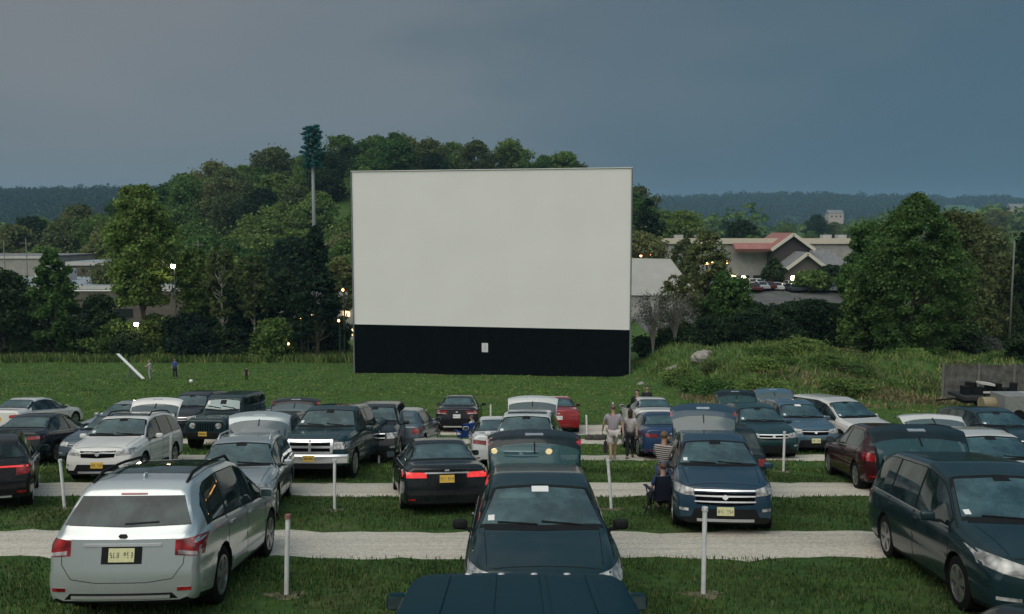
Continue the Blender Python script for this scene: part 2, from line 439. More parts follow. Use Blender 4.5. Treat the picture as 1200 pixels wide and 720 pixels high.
def screen_glass():
    """windscreen: reflections and cabin shapes painted on as soft pale and dark noise"""
    m, n, l, b = new_mat("windscreen glass")
    t = n.new('ShaderNodeTexCoord'); z = n.new('ShaderNodeTexNoise'); z.inputs['Scale'].default_value = 3.4; z.inputs['Detail'].default_value = 5; z.inputs['Roughness'].default_value = .62
    l.new(t.outputs['Object'], z.inputs['Vector'])
    r = n.new('ShaderNodeValToRGB')
    r.color_ramp.elements.new(.5)
    for e, (p, c) in zip(r.color_ramp.elements, [(.36, (.012, .032, .034)), (.56, (.030, .070, .070)), (.74, (.10, .15, .15))]): e.position = p; e.color = (*c, 1)
    l.new(z.outputs[0], r.inputs[0]); l.new(r.outputs[0], b.inputs['Base Color'])
    b.inputs['Roughness'].default_value = .08; b.inputs['Specular IOR Level'].default_value = .9; b.inputs['Coat Weight'].default_value = .8; b.inputs['Coat Roughness'].default_value = .03
    return m
M_SCREEN = screen_glass()
def clear_glass():
    m, n, l, b = new_mat("raised tailgate glass")
    out = [x for x in n if x.type == 'OUTPUT_MATERIAL'][0]
    tr = n.new('ShaderNodeBsdfTransparent'); tr.inputs[0].default_value = (.42, .5, .52, 1)
    b.inputs['Base Color'].default_value = (.10, .13, .14, 1); b.inputs['Roughness'].default_value = .12; b.inputs['Specular IOR Level'].default_value = 1
    mx = n.new('ShaderNodeMixShader'); mx.inputs[0].default_value = .72
    l.new(tr.outputs[0], mx.inputs[1]); l.new(b.outputs[0], mx.inputs[2]); l.new(mx.outputs[0], out.inputs[0])
    return m
M_CLEAR = clear_glass()
M_CLEARD = clear_glass(); [x for x in M_CLEARD.node_tree.nodes if x.type == 'BSDF_PRINCIPLED'][0].inputs['Base Color'].default_value = (.03, .075, .085, 1); [x for x in M_CLEARD.node_tree.nodes if x.type == 'BSDF_PRINCIPLED'][0].inputs['Specular IOR Level'].default_value = .4
def lamp_mat(name, col, rough=.15, es=0, emit=None):
    m, n, l, b = new_mat(name)
    t = n.new('ShaderNodeTexCoord'); v = n.new('ShaderNodeTexVoronoi'); v.inputs['Scale'].default_value = 9; l.new(t.outputs['Object'], v.inputs['Vector'])
    r = n.new('ShaderNodeValToRGB'); r.color_ramp.elements[0].color = (*col, 1); r.color_ramp.elements[1].color = (*[c * .22 for c in col], 1); r.color_ramp.elements[1].position = .75
    l.new(v.outputs['Distance'], r.inputs[0]); l.new(r.outputs[0], b.inputs['Base Color'])
    b.inputs['Roughness'].default_value = rough; b.inputs['Coat Weight'].default_value = 1; b.inputs['Coat Roughness'].default_value = .03
    if es: b.inputs['Emission Color'].default_value = (*(emit or col), 1); b.inputs['Emission Strength'].default_value = es
    return m
M_HEAD = lamp_mat("headlamp lens", (.70, .70, .68))
M_HEADLIT = lamp_mat("headlamp lit warm", (.9, .7, .45), es=5, emit=(1.0, .62, .26))
M_TAIL = lamp_mat("tail lamp lens", (.50, .02, .025))
M_TAILLIT = lamp_mat("tail lamp lit", (.65, .03, .035), es=.55, emit=(1, .05, .05))
M_TAILW = lamp_mat("clear tail lens", (.72, .66, .66))
M_PLATE_Y = simple("yellow plate", (.62, .40, .06), .5, var=.1, vscale=30)
M_PLATE_N = simple("pale yellow plate", (.62, .60, .34), .5, var=.1, vscale=30)
M_PLATE_W = simple("white plate", (.62, .62, .60), .5, var=.1, vscale=30)
M_INK = simple("plate characters", (.03, .03, .06), .6)
M_CARGO_SHADE = simple("painted cargo shade", (.008, .008, .009), .9)  # black that stands for the shade inside an open tailgate

TYPES = {
 'suv': dict(L=4.72, W=1.88, H=1.70, r=.36, ax=(.93, 3.66), rh=.665, zb=.22,
    top=[(0, .84), (.06, .93), (.45, 1.02), (1.0, 1.10), (1.2, 1.13), (2.0, 1.60), (2.45, 1.685), (3.3, 1.69), (4.1, 1.62), (4.33, 1.53), (4.62, 1.10), (4.72, 1.03)],
    belt=[(0, .76), (.3, .86), (1.2, .99), (4.1, 1.09), (4.72, 1.0)], cowl=1.22, wtop=2.0, pil=(2.42, 3.42), wend=4.2, bw=(4.34, 4.62)),
 'boxsuv': dict(L=4.9, W=1.95, H=1.82, r=.39, ax=(.92, 3.78), rh=.72, zb=.28,
    top=[(0, .98), (.06, 1.06), (.5, 1.14), (1.15, 1.20), (1.3, 1.22), (1.95, 1.72), (2.35, 1.80), (3.5, 1.82), (4.5, 1.78), (4.66, 1.70), (4.84, 1.20), (4.9, 1.12)],
    belt=[(0, .90), (.3, .98), (1.3, 1.08), (4.9, 1.12)], cowl=1.32, wtop=1.98, pil=(2.5, 3.5), wend=4.5, bw=(4.66, 4.85)),
 'van': dict(L=5.1, W=2.0, H=1.74, r=.345, ax=(.98, 3.95), rh=.72, zb=.19,
    top=[(0, .74), (.08, .86), (.5, .98), (.95, 1.06), (1.1, 1.09), (2.05, 1.62), (2.6, 1.73), (4.2, 1.72), (4.72, 1.62), (4.85, 1.52), (5.04, 1.08), (5.1, 1.0)],
    belt=[(0, .68), (.4, .84), (1.2, .98), (4.6, 1.05), (5.1, .98)], cowl=1.12, wtop=2.06, pil=(2.6, 3.75), wend=4.75, bw=(4.84, 5.04)),
 'sedan': dict(L=4.85, W=1.84, H=1.46, r=.335, ax=(.95, 3.75), rh=.60, zb=.19,
    top=[(0, .66), (.08, .76), (.5, .86), (1.1, .93), (1.32, .96), (2.2, 1.37), (2.7, 1.45), (3.2, 1.44), (3.55, 1.36), (4.15, 1.09), (4.3, 1.07), (4.76, 1.06), (4.85, 1.0)],
    belt=[(0, .60), (.3, .72), (1.3, .87), (4.2, .97), (4.85, .94)], cowl=1.34, wtop=2.22, pil=(2.75, 9), wend=3.95, bw=None, rw=(3.42, 4.14)),
 'hatch': dict(L=4.3, W=1.8, H=1.5, r=.33, ax=(.88, 3.48), rh=.60, zb=.2,
    top=[(0, .70), (.08, .80), (.5, .91), (.95, .98), (1.1, 1.0), (1.95, 1.42), (2.4, 1.50), (3.4, 1.48), (3.8, 1.40), (4.2, 1.03), (4.3, .97)],
    belt=[(0, .64), (.3, .76), (1.1, .90), (3.9, 1.0), (4.3, .94)], cowl=1.12, wtop=1.96, pil=(2.5, 9), wend=3.7, bw=(3.86, 4.2)),
 'wagon': dict(L=4.8, W=1.82, H=1.55, r=.34, ax=(.95, 3.65), rh=.64, zb=.22,
    top=[(0, .74), (.08, .83), (.5, .93), (1.1, 1.0), (1.3, 1.02), (2.1, 1.46), (2.5, 1.545), (3.4, 1.55), (4.3, 1.50), (4.45, 1.42), (4.72, 1.05), (4.8, .98)],
    belt=[(0, .68), (.3, .80), (1.3, .92), (4.3, 1.02), (4.8, .96)], cowl=1.32, wtop=2.12, pil=(2.55, 3.5), wend=4.3, bw=(4.45, 4.73)),
 'pickup': dict(L=5.8, W=2.04, H=1.92, r=.41, ax=(.98, 4.55), rh=.73, zb=.36,
    top=[(0, 1.08), (.05, 1.16), (.4, 1.24), (1.35, 1.31), (1.5, 1.33), (2.15, 1.83), (2.5, 1.91), (3.7, 1.91), (3.92, 1.84), (4.05, 1.40), (5.76, 1.38), (5.8, 1.33)],
    belt=[(0, .98), (.4, 1.08), (1.5, 1.17), (4.0, 1.24), (5.8, 1.30)], cowl=1.52, wtop=2.16, pil=(2.9, 9), wend=3.8, bw=None),
 'jeep': dict(L=4.2, W=1.66, H=1.84, r=.40, ax=(.72, 3.45), rh=.70, zb=.42,
    top=[(0, 1.08), (.04, 1.13), (.3, 1.16), (1.3, 1.22), (1.4, 1.24), (1.72, 1.74), (1.9, 1.83), (4.0, 1.84), (4.12, 1.80), (4.18, 1.2), (4.2, 1.15)],
    belt=[(0, 1.02), (1.4, 1.14), (4.2, 1.16)], cowl=1.42, wtop=1.74, pil=(2.45, 3.3), wend=4.0, bw=(4.13, 4.18)),
}
# lamp outlines on the nose / tail: (x inner, x outer, z bottom inner, bottom outer, top inner, top outer)
FRONTS = {
 'suv': dict(head=(.46, .88, .72, .76, .84, .92), grille=(.46, .66, .85), low=(.60, .34, .50), fog=(.66, .82, .45, .50)),
 'boxsuv': dict(head=(.60, .92, .80, .84, .98, 1.0), grille=(.56, .74, 1.0), low=(.66, .42, .58), fog=(.70, .86, .52, .58)),
 'van': dict(head=(.48, .95, .62, .74, .76, .90), grille=(.44, .56, .76), low=(.60, .28, .42), fog=(.60, .86, .36, .40)),
 'sedan': dict(head=(.44, .88, .56, .62, .68, .76), grille=(.40, .48, .66), low=(.56, .25, .40), fog=(.62, .80, .34, .40)),
 'hatch': dict(head=(.44, .86, .60, .66, .72, .80), grille=(.40, .56, .68), low=(.54, .28, .42), fog=(.62, .78, .38, .43)),
 'wagon': dict(head=(.46, .88, .64, .68, .76, .82), grille=(.42, .58, .74), low=(.56, .30, .46), fog=(.64, .80, .40, .46)),
 'pickup': dict(head=(.62, .98, .88, .90, 1.07, 1.06), grille=(.60, .78, 1.10), low=None, fog=(.72, .88, .52, .60)),
 'jeep': dict(head=None, grille=(.34, .72, 1.02), low=None, fog=(.50, .60, .60, .66)),
}
REARS = {
 'suv': dict(tail=(.62, .90, .80, .82, 1.0, 1.02), plate=.80, bump=(.34, .52)),
 'boxsuv': dict(tail=(.74, .94, .78, .80, 1.10, 1.08), plate=.92, bump=(.40, .60)),
 'van': dict(tail=(.66, .96, .82, .84, 1.02, 1.02), plate=.86, bump=(.30, .50)),
 'sedan': dict(tail=(.46, .90, .74, .78, .86, .90), plate=.70, bump=(.26, .40)),
 'hatch': dict(tail=(.60, .86, .72, .76, .92, .94), plate=.62, bump=(.30, .46)),
 'wagon': dict(tail=(.58, .88, .76, .80, .94, .96), plate=.74, bump=(.30, .48)),
 'pickup': dict(tail=(.84, .98, .86, .86, 1.22, 1.20), plate=.62, bump=(.50, .66)),
 'jeep': dict(tail=(.62, .76, .82, .82, 1.05, 1.05), plate=.70, bump=(.50, .64)),
}

def gsm(tab, u, sig=.045):
    """smoothed polyline"""
    xs = [t[0] for t in tab]; ys = [t[1] for t in tab]
    k = np.linspace(-2, 2, 9); w = np.exp(-k * k / 2); w /= w.sum()
    u = np.asarray(u, float)
    return sum(wi * np.interp(u + ki * sig, xs, ys) for wi, ki in zip(w, k))

M_CLEARW = None
def _cw():
    m, n, l, b = new_mat("windscreen pane")
    out = [x for x in n if x.type == 'OUTPUT_MATERIAL'][0]
    tr = n.new('ShaderNodeBsdfTransparent'); tr.inputs[0].default_value = (.52, .64, .64, 1)
    gl = n.new('ShaderNodeBsdfGlossy'); gl.inputs['Roughness'].default_value = .025; gl.inputs[0].default_value = (.85, 1, 1, 1)
    fr = n.new('ShaderNodeFresnel'); fr.inputs[0].default_value = 1.62
    ad = n.new('ShaderNodeMath'); ad.operation = 'ADD'; ad.inputs[1].default_value = .08; l.new(fr.outputs[0], ad.inputs[0])
    # mottled teal reflections painted into the pane as diffuse noise
    t = n.new('ShaderNodeTexCoord'); z = n.new('ShaderNodeTexNoise'); z.inputs['Scale'].default_value = 2.6; z.inputs['Detail'].default_value = 7; z.inputs['Roughness'].default_value = .7; l.new(t.outputs['Object'], z.inputs['Vector'])
    mr = n.new('ShaderNodeMapRange'); l.new(z.outputs[0], mr.inputs[0]); mr.inputs[1].default_value = .40; mr.inputs[2].default_value = .68; mr.inputs[3].default_value = .04; mr.inputs[4].default_value = .34
    df = n.new('ShaderNodeBsdfDiffuse'); df.inputs[0].default_value = (.15, .27, .27, 1); md = n.new('ShaderNodeMixShader'); l.new(mr.outputs[0], md.inputs[0]); l.new(tr.outputs[0], md.inputs[1]); l.new(df.outputs[0], md.inputs[2])
    mx = n.new('ShaderNodeMixShader'); l.new(ad.outputs[0], mx.inputs[0]); l.new(md.outputs[0], mx.inputs[1]); l.new(gl.outputs[0], mx.inputs[2]); l.new(mx.outputs[0], out.inputs[0])
    return m
M_CLEARW = _cw()
_ci = {}
def cloth_in(c):
    if c not in _ci: _ci[c] = simple("seat fabric", c, .85, var=.2, vscale=14)
    return _ci[c]
class Car:
    def __init__(s, kind, color, name, label, cat, group=None, metal=.35, rough=.2, **o):
        s.T = T = TYPES[kind]; s.kind = kind; s.o = o
        s.sc = o.get('scale', 1.0)
        s.root = empty(name, (0, 0, 0), label, cat, group)
        s.pm = paint(color, metal, rough)
        s.body()
        s.glazing(); s.front(); s.rear(); s.wheels(); s.details()
    # -- shape functions (u measured from the nose backwards)
    def zt(s, u): return gsm(s.T['top'], u)
    def hw(s, u):
        T = s.T; L = T['L']; u = np.asarray(u, float)
        a = .07 if s.kind in ('pickup', 'jeep', 'boxsuv') else .11
        return T['W'] / 2 - a * np.clip(1 - u / .9, 0, 1) ** 2 - .06 * np.clip(1 - (L - u) / .7, 0, 1) ** 2
    def bl(s, u): return np.minimum(gsm(s.T['belt'], u, .06), s.zt(u) - .045)
    def gw(s, u):
        b = smooth(.06, s.T['H'] - 1.12, s.zt(u) - gsm(s.T['belt'], u, .06))
        w = s.hw(u)
        return (w - .095) * (1 - b) + s.T['rh'] * b
    def Y(s, u): return s.T['L'] / 2 - u
    def body(s):
        T = s.T; L = T['L']; r = .07
        us = sorted(set([0, .012, .035, .07] + list(np.round(np.arange(.12, L - .1, .052), 4)) + [L - .07, L - .035, L - .012, L]))
        us = np.array(us); nU = len(us)
        NS, NG = 13, 7
        rings = []
        for u in us:
            e = min(u, L - u); ins = (r - math.sqrt(max(0, r * r - (r - e) ** 2))) if e < r else 0
            w = float(s.hw(u)) - ins * .8; zt_ = float(s.zt(u)) - ins * .5; b = float(s.bl(u)) - ins * .5; g = float(s.gw(u)) - ins * .6
            zb = T['zb'] + .5 * ins + .10 * max(0, 1 - u / .5) ** 2 * (T['zb'] > .3) + .06 * max(0, 1 - (L - u) / .6)
            pts = [(0, zb), (w * .45, zb), (w - .30, zb), (w - .14, zb), (w - .05, zb + .03)]
            for i in range(NS):
                t = i / (NS - 1); z = zb + .09 + (b - .05 - zb - .09) * t
                x = w - .022 * (1 - min(1, t * 3)) ** 2 - .030 * max(0, t - .62) ** 1.4 * 2.2 - .012 * math.exp(-((t - .5) / .07) ** 2) * .8
                pts.append((x, z))
            bx = pts[-1][0] - .035
            pts.append((bx, b - .008))
            dz = zt_ - b; dr = min(.085, dz * .6)
            for i in range(1, NG + 1):
                t = i / NG
                pts.append((bx + (g - bx) * t + .012 * math.sin(t * math.pi), b + (dz - dr) * t))
            pts += [(g - .022, zt_ - dr * .55), (g - .065, zt_ - dr * .26), (g - .14, zt_ - dr * .12), (g * .5, zt_ - .004), (0, zt_)]
            rings.append(pts)
        N = len(rings[0])
        # full ring right side (x>0) 0..N-1 then left side mirrored N-2..1
        order = list(range(N)) + list(range(N - 2, 0, -1)); sg = [1] * N + [-1] * (N - 2); R = len(order)
        cf, cr = (.07, .05) if s.kind in ('pickup', 'jeep', 'boxsuv') else (.17, .09)
        Wh = T['W'] / 2
        def bend(x, u, z):
            y = s.Y(u)
            f = max(0, 1 - u / .9); y -= cf * (abs(x) / Wh) ** 2.4 * f * f
            k = max(0, 1 - (L - u) / .7); y += cr * (abs(x) / Wh) ** 2.4 * k * k
            zz = z - .45
            if f > 0: y -= f * f * (.16 * max(0, zz - .12) ** 1.1 + (.10 * abs(min(0, zz)) * 2) ** 1.0 * .5) * (.35 if s.kind in ('pickup', 'jeep') else 1)
            if k > 0: y += k * k * (.10 * max(0, zz - .15) + .12 * abs(min(0, zz)))
            return y
        V = []; Fc = []; M = []
        for ui, u in enumerate(us):
            for o_, g_ in zip(order, sg):
                x, z = rings[ui][o_]; V.append([x * g_, bend(x, u, z), z])
        def idx(ui, k): return ui * R + k % R
        ra = T['r'] + .055
        cent = [(s.Y(a), T['r']) for a in T['ax']]
        dead = set(); alive = []; fkey = []
        for ui in range(nU - 1):
            for k in range(R):
                f = (idx(ui, k), idx(ui, k + 1), idx(ui + 1, k + 1), idx(ui + 1, k))
                c = [sum(V[i][j] for i in f) / 4 for j in range(3)]
                kill = False
                if abs(c[0]) > Wh - .36 and c[2] < T['r'] + ra + .1:
                    for (cy, cz) in cent:
                        if (c[1] - cy) ** 2 + (c[2] - cz) ** 2 < ra * ra or (abs(c[1] - cy) < ra and c[2] < cz - .05): kill = True
                if kill: dead.update(f); continue
                alive.append(f); fkey.append((ui, k))
        used = set(i for f in alive for i in f)
        rim_v = used & dead
        for i in rim_v:
            v = V[i]; cy, cz = min(cent, key=lambda c: abs(c[0] - v[1]))
            if v[2] > cz - .02:
                d = math.hypot(v[1] - cy, v[2] - cz)
                v[1] = cy + (v[1] - cy) * ra / d; v[2] = cz + (v[2] - cz) * ra / d
            else: v[1] = cy + math.copysign(ra, v[1] - cy)
        glassf = []
        tg = T['rw'] if T.get('rw') else (99, 99)
        for f, (ui, k) in zip(alive, fkey):
            zc = sum(V[i][2] for i in f) / 4
            if abs(min(k, R - 1 - k) - (N - 1)) <= 3 or min(k, R - 1 - k) >= N - 4:
                a0, a1 = us[ui], us[ui + 1]
                if (a0 > T['cowl'] + .055 and a1 < T['wtop'] - .08) or (a0 > tg[0] + .07 and a1 < tg[1] - .06): glassf.append(f); continue
            Fc.append(f); M.append(1 if zc < T['zb'] + (.16 if s.o.get('clad') else .10) else 0)  # lower cladding, raised so its black also paints underbody shade
        # lining of the arches
        ecount = {}
        for f in alive:
            for a, b in zip(f, f[1:] + f[:1]): ecount[(min(a, b), max(a, b))] = ecount.get((min(a, b), max(a, b)), 0) + 1
        for (a, b), c_ in ecount.items():
            if c_ == 1 and a in rim_v and b in rim_v and abs(V[a][0]) > Wh - .3:
                sgn = 1 if V[a][0] > 0 else -1
                n0 = len(V); V.append([V[a][0] - sgn * .24, V[a][1], V[a][2]]); V.append([V[b][0] - sgn * .24, V[b][1], V[b][2]])
                Fc.append((a, b, n0 + 1, n0)); M.append(1)
        # nose and tail caps
        for ui, flip in ((0, False), (nU - 1, True)):
            K = 11; rows = []
            for k in range(N):
                x, z = rings[ui][k]
                if k in (0, N - 1): rows.append([idx(ui, k)]); continue
                row = [idx(ui, (R - k) % R)]
                for q in range(1, K):
                    xx = -x + 2 * x * q / K; V.append([xx, bend(xx, us[ui], z), z]); row.append(len(V) - 1)
                row.append(idx(ui, k)); rows.append(row)
            for k in range(N - 1):
                A, B = rows[k], rows[k + 1]
                if len(A) == 1: fs = [(A[0], B[q + 1], B[q]) for q in range(K)]
                elif len(B) == 1: fs = [(A[q], A[q + 1], B[0]) for q in range(K)]
                else: fs = [(A[q], A[q + 1], B[q + 1], B[q]) for q in range(K)]
                zc = (rings[ui][k][1] + rings[ui][k + 1][1]) / 2
                for f in fs:
                    Fc.append(f if not flip else tuple(reversed(f))); M.append(1 if zc < T['zb'] + .10 else 0)  # same cladding and painted shade along nose and tail
        mb = MB(); mb.v = [tuple(v) for v in V]; mb.f = Fc; mb.m = M
        s.bvh = BVHTree.FromPolygons([Vector(v) for v in mb.v], mb.f + glassf)
        # wheel well backs
        for (cy, cz) in cent:
            for sx in (-1, 1):
                n = 16; x = sx * (Wh - .30); ring = [(x, cy + ra * 1.05 * math.cos(2 * math.pi * i / n), cz + ra * 1.05 * math.sin(2 * math.pi * i / n)) for i in range(n)]
                mb.add(ring, [tuple(range(n))], 1)
        # panel gaps
        for u in [s.T['cowl'] + .12, T['pil'][0] + .02] + ([T['pil'][1] + .02] if T['pil'][1] < 9 else [T['wend'] - .12 if s.kind != 'pickup' else 3.9]):
            for sx in (-1, 1):
                z0 = T['zb'] + .12; z1 = float(s.bl(u)) + .02
                vs, fs = s.patch('R' if sx > 0 else 'L', [(s.Y(u) - .006, z0), (s.Y(u) + .006, z0)], [(s.Y(u) - .006, z1), (s.Y(u) + .006, z1)], 1, 10, .0022)
                mb.add(vs, fs, 1)
        # tailgate and bonnet gaps
        if T.get('bw') and not s.o.get('open'):
            for pl in ([(-.74, .98), (-.72, .72), (-.60, .56), (-.3, .52), (.3, .52), (.60, .56), (.72, .72), (.74, .98)],):
                for (a0, a1), (b0, b1) in zip(pl[:-1], pl[1:]):
                    dx, dz_ = (b1 - a1), -(b0 - a0); ln = math.hypot(dx, dz_) / .0035; dx /= ln; dz_ /= ln
                    vs, fs = s.patch('B', [(a0 - dx, a1 - dz_), (b0 - dx, b1 - dz_)], [(a0 + dx, a1 + dz_), (b0 + dx, b1 + dz_)], 4, 1, .0025); mb.add(vs, fs, 1)
        uh = .16 if s.kind not in ('pickup', 'jeep') else .1
        for u0, u1 in ((uh, uh + .012),):
            vs, fs = s.patch('T', [(-.62, s.Y(u0)), (.62, s.Y(u0))], [(-.62, s.Y(u1)), (.62, s.Y(u1))], 14, 1, .002); mb.add(vs, fs, 1)
        for sx in (-1, 1):
            x0, x1 = .64, .70
            vs, fs = s.patch('T', [(sx * x0, s.Y(.16)), (sx * x1, s.Y(T['cowl'] - .05))], [(sx * (x0 + .01), s.Y(.16)), (sx * (x1 + .01), s.Y(T['cowl'] - .05))], 12, 1, .002); mb.add(vs, fs, 1)
        s.b = mb.obj('body', [s.pm, M_TRIM], s.root, True, 38)
    # -- projected panels
    def patch(s, axis, lo, hi, nu=8, nv=4, off=.004, thick=0.0, hole=None, raw=False):
        def at(pl, t):
            if len(pl) == 2: a, b = pl; return (a[0] + (b[0] - a[0]) * t, a[1] + (b[1] - a[1]) * t)
            k = t * (len(pl) - 1); i = min(int(k), len(pl) - 2); f = k - i
            return (pl[i][0] + (pl[i + 1][0] - pl[i][0]) * f, pl[i][1] + (pl[i + 1][1] - pl[i][1]) * f)
        D = {'F': Vector((0, -1, 0)), 'B': Vector((0, 1, 0)), 'R': Vector((-1, 0, 0)), 'L': Vector((1, 0, 0)), 'T': Vector((0, 0, -1))}[axis]
        P3 = []
        for j in range(nv + 1):
            for i in range(nu + 1):
                a = at(lo, i / nu); b = at(hi, i / nu); t = j / nv
                p = (a[0] + (b[0] - a[0]) * t, a[1] + (b[1] - a[1]) * t)
                if axis in 'FB': o = Vector((p[0], 0, p[1]))
                elif axis in 'LR': o = Vector((0, p[0], p[1]))
                else: o = Vector((p[0], p[1], 0))
                h, n, _, _ = s.bvh.ray_cast(o - D * 8, D)
                if h is None:
                    h, n, _, _ = s.bvh.find_nearest(o - D * (s.T['L'] / 2 if axis in 'FB' else .9)); 
                n = n if n.dot(D) < 0 else -n
                P3.append((h, n))
        W = nu + 1
        vs = [h + n * off for h, n in P3]; fs = []
        def inh(i, j): return hole and hole[0] <= i < hole[1] and hole[2] <= j < hole[3]
        flip = axis in ('B', 'L')
        for j in range(nv):
            for i in range(nu):
                if inh(i, j): continue
                f = (j * W + i, j * W + i + 1, (j + 1) * W + i + 1, (j + 1) * W + i)
                fs.append(f)
        # orient faces outward
        out = []
        for f in fs:
            n = (vs[f[1]] - vs[f[0]]).cross(vs[f[3]] - vs[f[0]])
            out.append(f if n.dot(D) < 0 else tuple(reversed(f)))
        fs = out
        # skirt so that the panel has an edge
        loop = [i for i in range(W)] + [j * W + nu for j in range(1, nv + 1)] + [nv * W + i for i in range(nu - 1, -1, -1)] + [j * W for j in range(nv - 1, 0, -1)]
        base = len(vs); dpt = -max(thick, off + .004)
        for i in loop: vs.append(vs[i] + P3[i][1] * dpt)
        n = len(loop)
        for k in range(n): fs.append((loop[k], loop[(k + 1) % n], base + (k + 1) % n, base + k))
        if raw: return vs, fs, P3
        return vs, fs
    def part(s, name, mat, *patches, parent=None, smooth_=True):
        mb = MB()
        for p in patches:
            m = 0
            if len(p) == 3: m = p[2]
            mb.add(p[0], p[1], m)
        return mb.obj(name, mat, parent or s.root, smooth_, 35)
    def glazing(s):
        T = s.T; o = s.o
        c, wt = T['cowl'], T['wtop']
        def gx(u, m): return float(s.gw(u)) - m
        n = 12
        lo = [(x * (gx(c, -.0)) , s.Y(c + .03)) for x in (-1, -.5, 0, .5, 1)]
        lo = [(x * (gx(c, .0)), s.Y(c + .06 - .05 * (1 - abs(x)) )) for x in (-1, -.5, 0, .5, 1)]
        hi = [(x * (gx(wt, .045)), s.Y(wt - .02 + .04 * (1 - abs(x)) - .04)) for x in (-1, -.5, 0, .5, 1)]
        s.framed('windshield', lo, hi)
        s.cabin()
        # black edge, sticker, inner mirror and wipers
        vs, fs = s.patch('T', [(a * 1.02, b + .05) for a, b in lo], [(a, b + .0) for a, b in lo], n, 1, .004); s.part('wiper_cowl', M_TRIM, (vs, fs))
        for a, b in ((-.5, .0), (.05, .55)):
            vs, fs = s.patch('T', [(a, s.Y(c + .06)), (b, s.Y(c + .11))], [(a, s.Y(c + .075)), (b, s.Y(c + .125))], 4, 1, .02); s.part('wiper', M_TRIM, (vs, fs))
        if o.get('sticker', True):
            x = gx(c + .15, .16); vs, fs = s.patch('T', [(x - .05, s.Y(c + .15)), (x + .03, s.Y(c + .15))], [(x - .05, s.Y(c + .24)), (x + .03, s.Y(c + .24))], 1, 1, .008)
            s.part('sticker', M_STICKER, (vs, fs))
        u = wt - .22; vs, fs = s.patch('T', [(-.11, s.Y(u + .06)), (.11, s.Y(u + .06))], [(-.11, s.Y(u + .16)), (.11, s.Y(u + .16))], 3, 1, .007); s.part('inner_mirror', o.get('imirror', M_TRIM), (vs, fs))
        # side glazing
        us = np.linspace(c, T['wend'], 120)
        def tops(u):
            dz = float(s.zt(u) - s.bl(u)); dr = min(.085, dz * .6)
            z = float(s.zt(u)) - dr - .018
            if u > T['wend'] - .45: z -= .14 * ((u - T['wend'] + .45) / .45) ** 2
            return z
        def bots(u): return float(s.bl(u)) + .03
        ok = [u for u in us if tops(u) - bots(u) > .10]
        u0, u1 = ok[0], T['wend']
        p1 = min(T['pil'][0], u1); segs = [(u0, p1 - .035), (p1 + .035, min(T['pil'][1] - .035, u1))]
        if T['pil'][1] < 9: segs.append((T['pil'][1] + .035, u1))
        for sx, ax in ((1, 'R'), (-1, 'L')):
            q = np.linspace(u0 - .05, u1 + .03, 24)
            s.part('window_trim', M_TRIM, s.patch(ax, [(s.Y(u), bots(max(u, u0)) - .022) for u in q], [(s.Y(u), min(tops(min(u, u1)) + .012, float(s.zt(u)) - .07)) if u < u1 else (s.Y(u), tops(u1) - .02) for u in q], 23, 4, .002))
            if s.kind not in ('pickup', 'jeep') and o.get('mold', True):
                q = np.linspace(u0, u1, 24); s.part('window_molding', M_SILVERTRIM, s.patch(ax, [(s.Y(u), bots(u) - .026) for u in q], [(s.Y(u), bots(u) - .010) for u in q], 23, 1, .008))
            for a, b in segs:
                q = np.linspace(a, b, 22)
                s.part('side_window', M_GLASS, s.patch(ax, [(s.Y(u), bots(u)) for u in q], [(s.Y(u), max(tops(u), bots(u) + .01)) for u in q], 21, 5, .006))
        if T.get('rw'):
            a, b = T['rw']
            s.framed('rear_window', [(x * gx(b, .0), s.Y(b - .01)) for x in (-1, 0, 1)], [(x * gx(a, .01), s.Y(a + .02)) for x in (-1, 0, 1)])
        elif s.kind == 'pickup':
            s.part('rear_window', M_GLASS, s.patch('B', [(-.6, 1.46), (.6, 1.46)], [(-.52, 1.76), (.52, 1.76)], 8, 4, .005))
        elif not o.get('open'):
            a, b = T['bw']; za, zb_ = float(s.zt(a)) - .05, float(s.zt(b)) + .0
            wa, wb = gx(a, .07), gx(b, .08) + .04
            s.part('rear_window', o.get('rearglass', M_GLASS), s.patch('B', [(x * wb, zb_ - .02 * (1 - abs(x)) + .03) for x in (-1, -.5, 0, .5, 1)], [(x * wa, za) for x in (-1, -.5, 0, .5, 1)], 20, 10, .011))
            vs, fs = s.patch('B', [(-.02, zb_ + .03), (.38, zb_ + .05)], [(-.02, zb_ + .045), (.38, zb_ + .065)], 4, 1, .02); s.part('wiper', M_TRIM, (vs, fs))
    def framed(s, name, lo, hi):
        # clear pane inside a black ceramic border
        nu, nv = 24, 14; vs, fs = s.patch('T', lo, hi, nu, nv, .005); a = []; b = []
        for i, f in enumerate(fs):
            if i < nu * nv and 1 <= i % nu < nu - 1 and 1 <= i // nu < nv - 1: a.append(f)
            else: b.append(f)
        g = s.part(name, [M_CLEARW, M_TRIM], (vs, a, 0), (vs, b, 1))
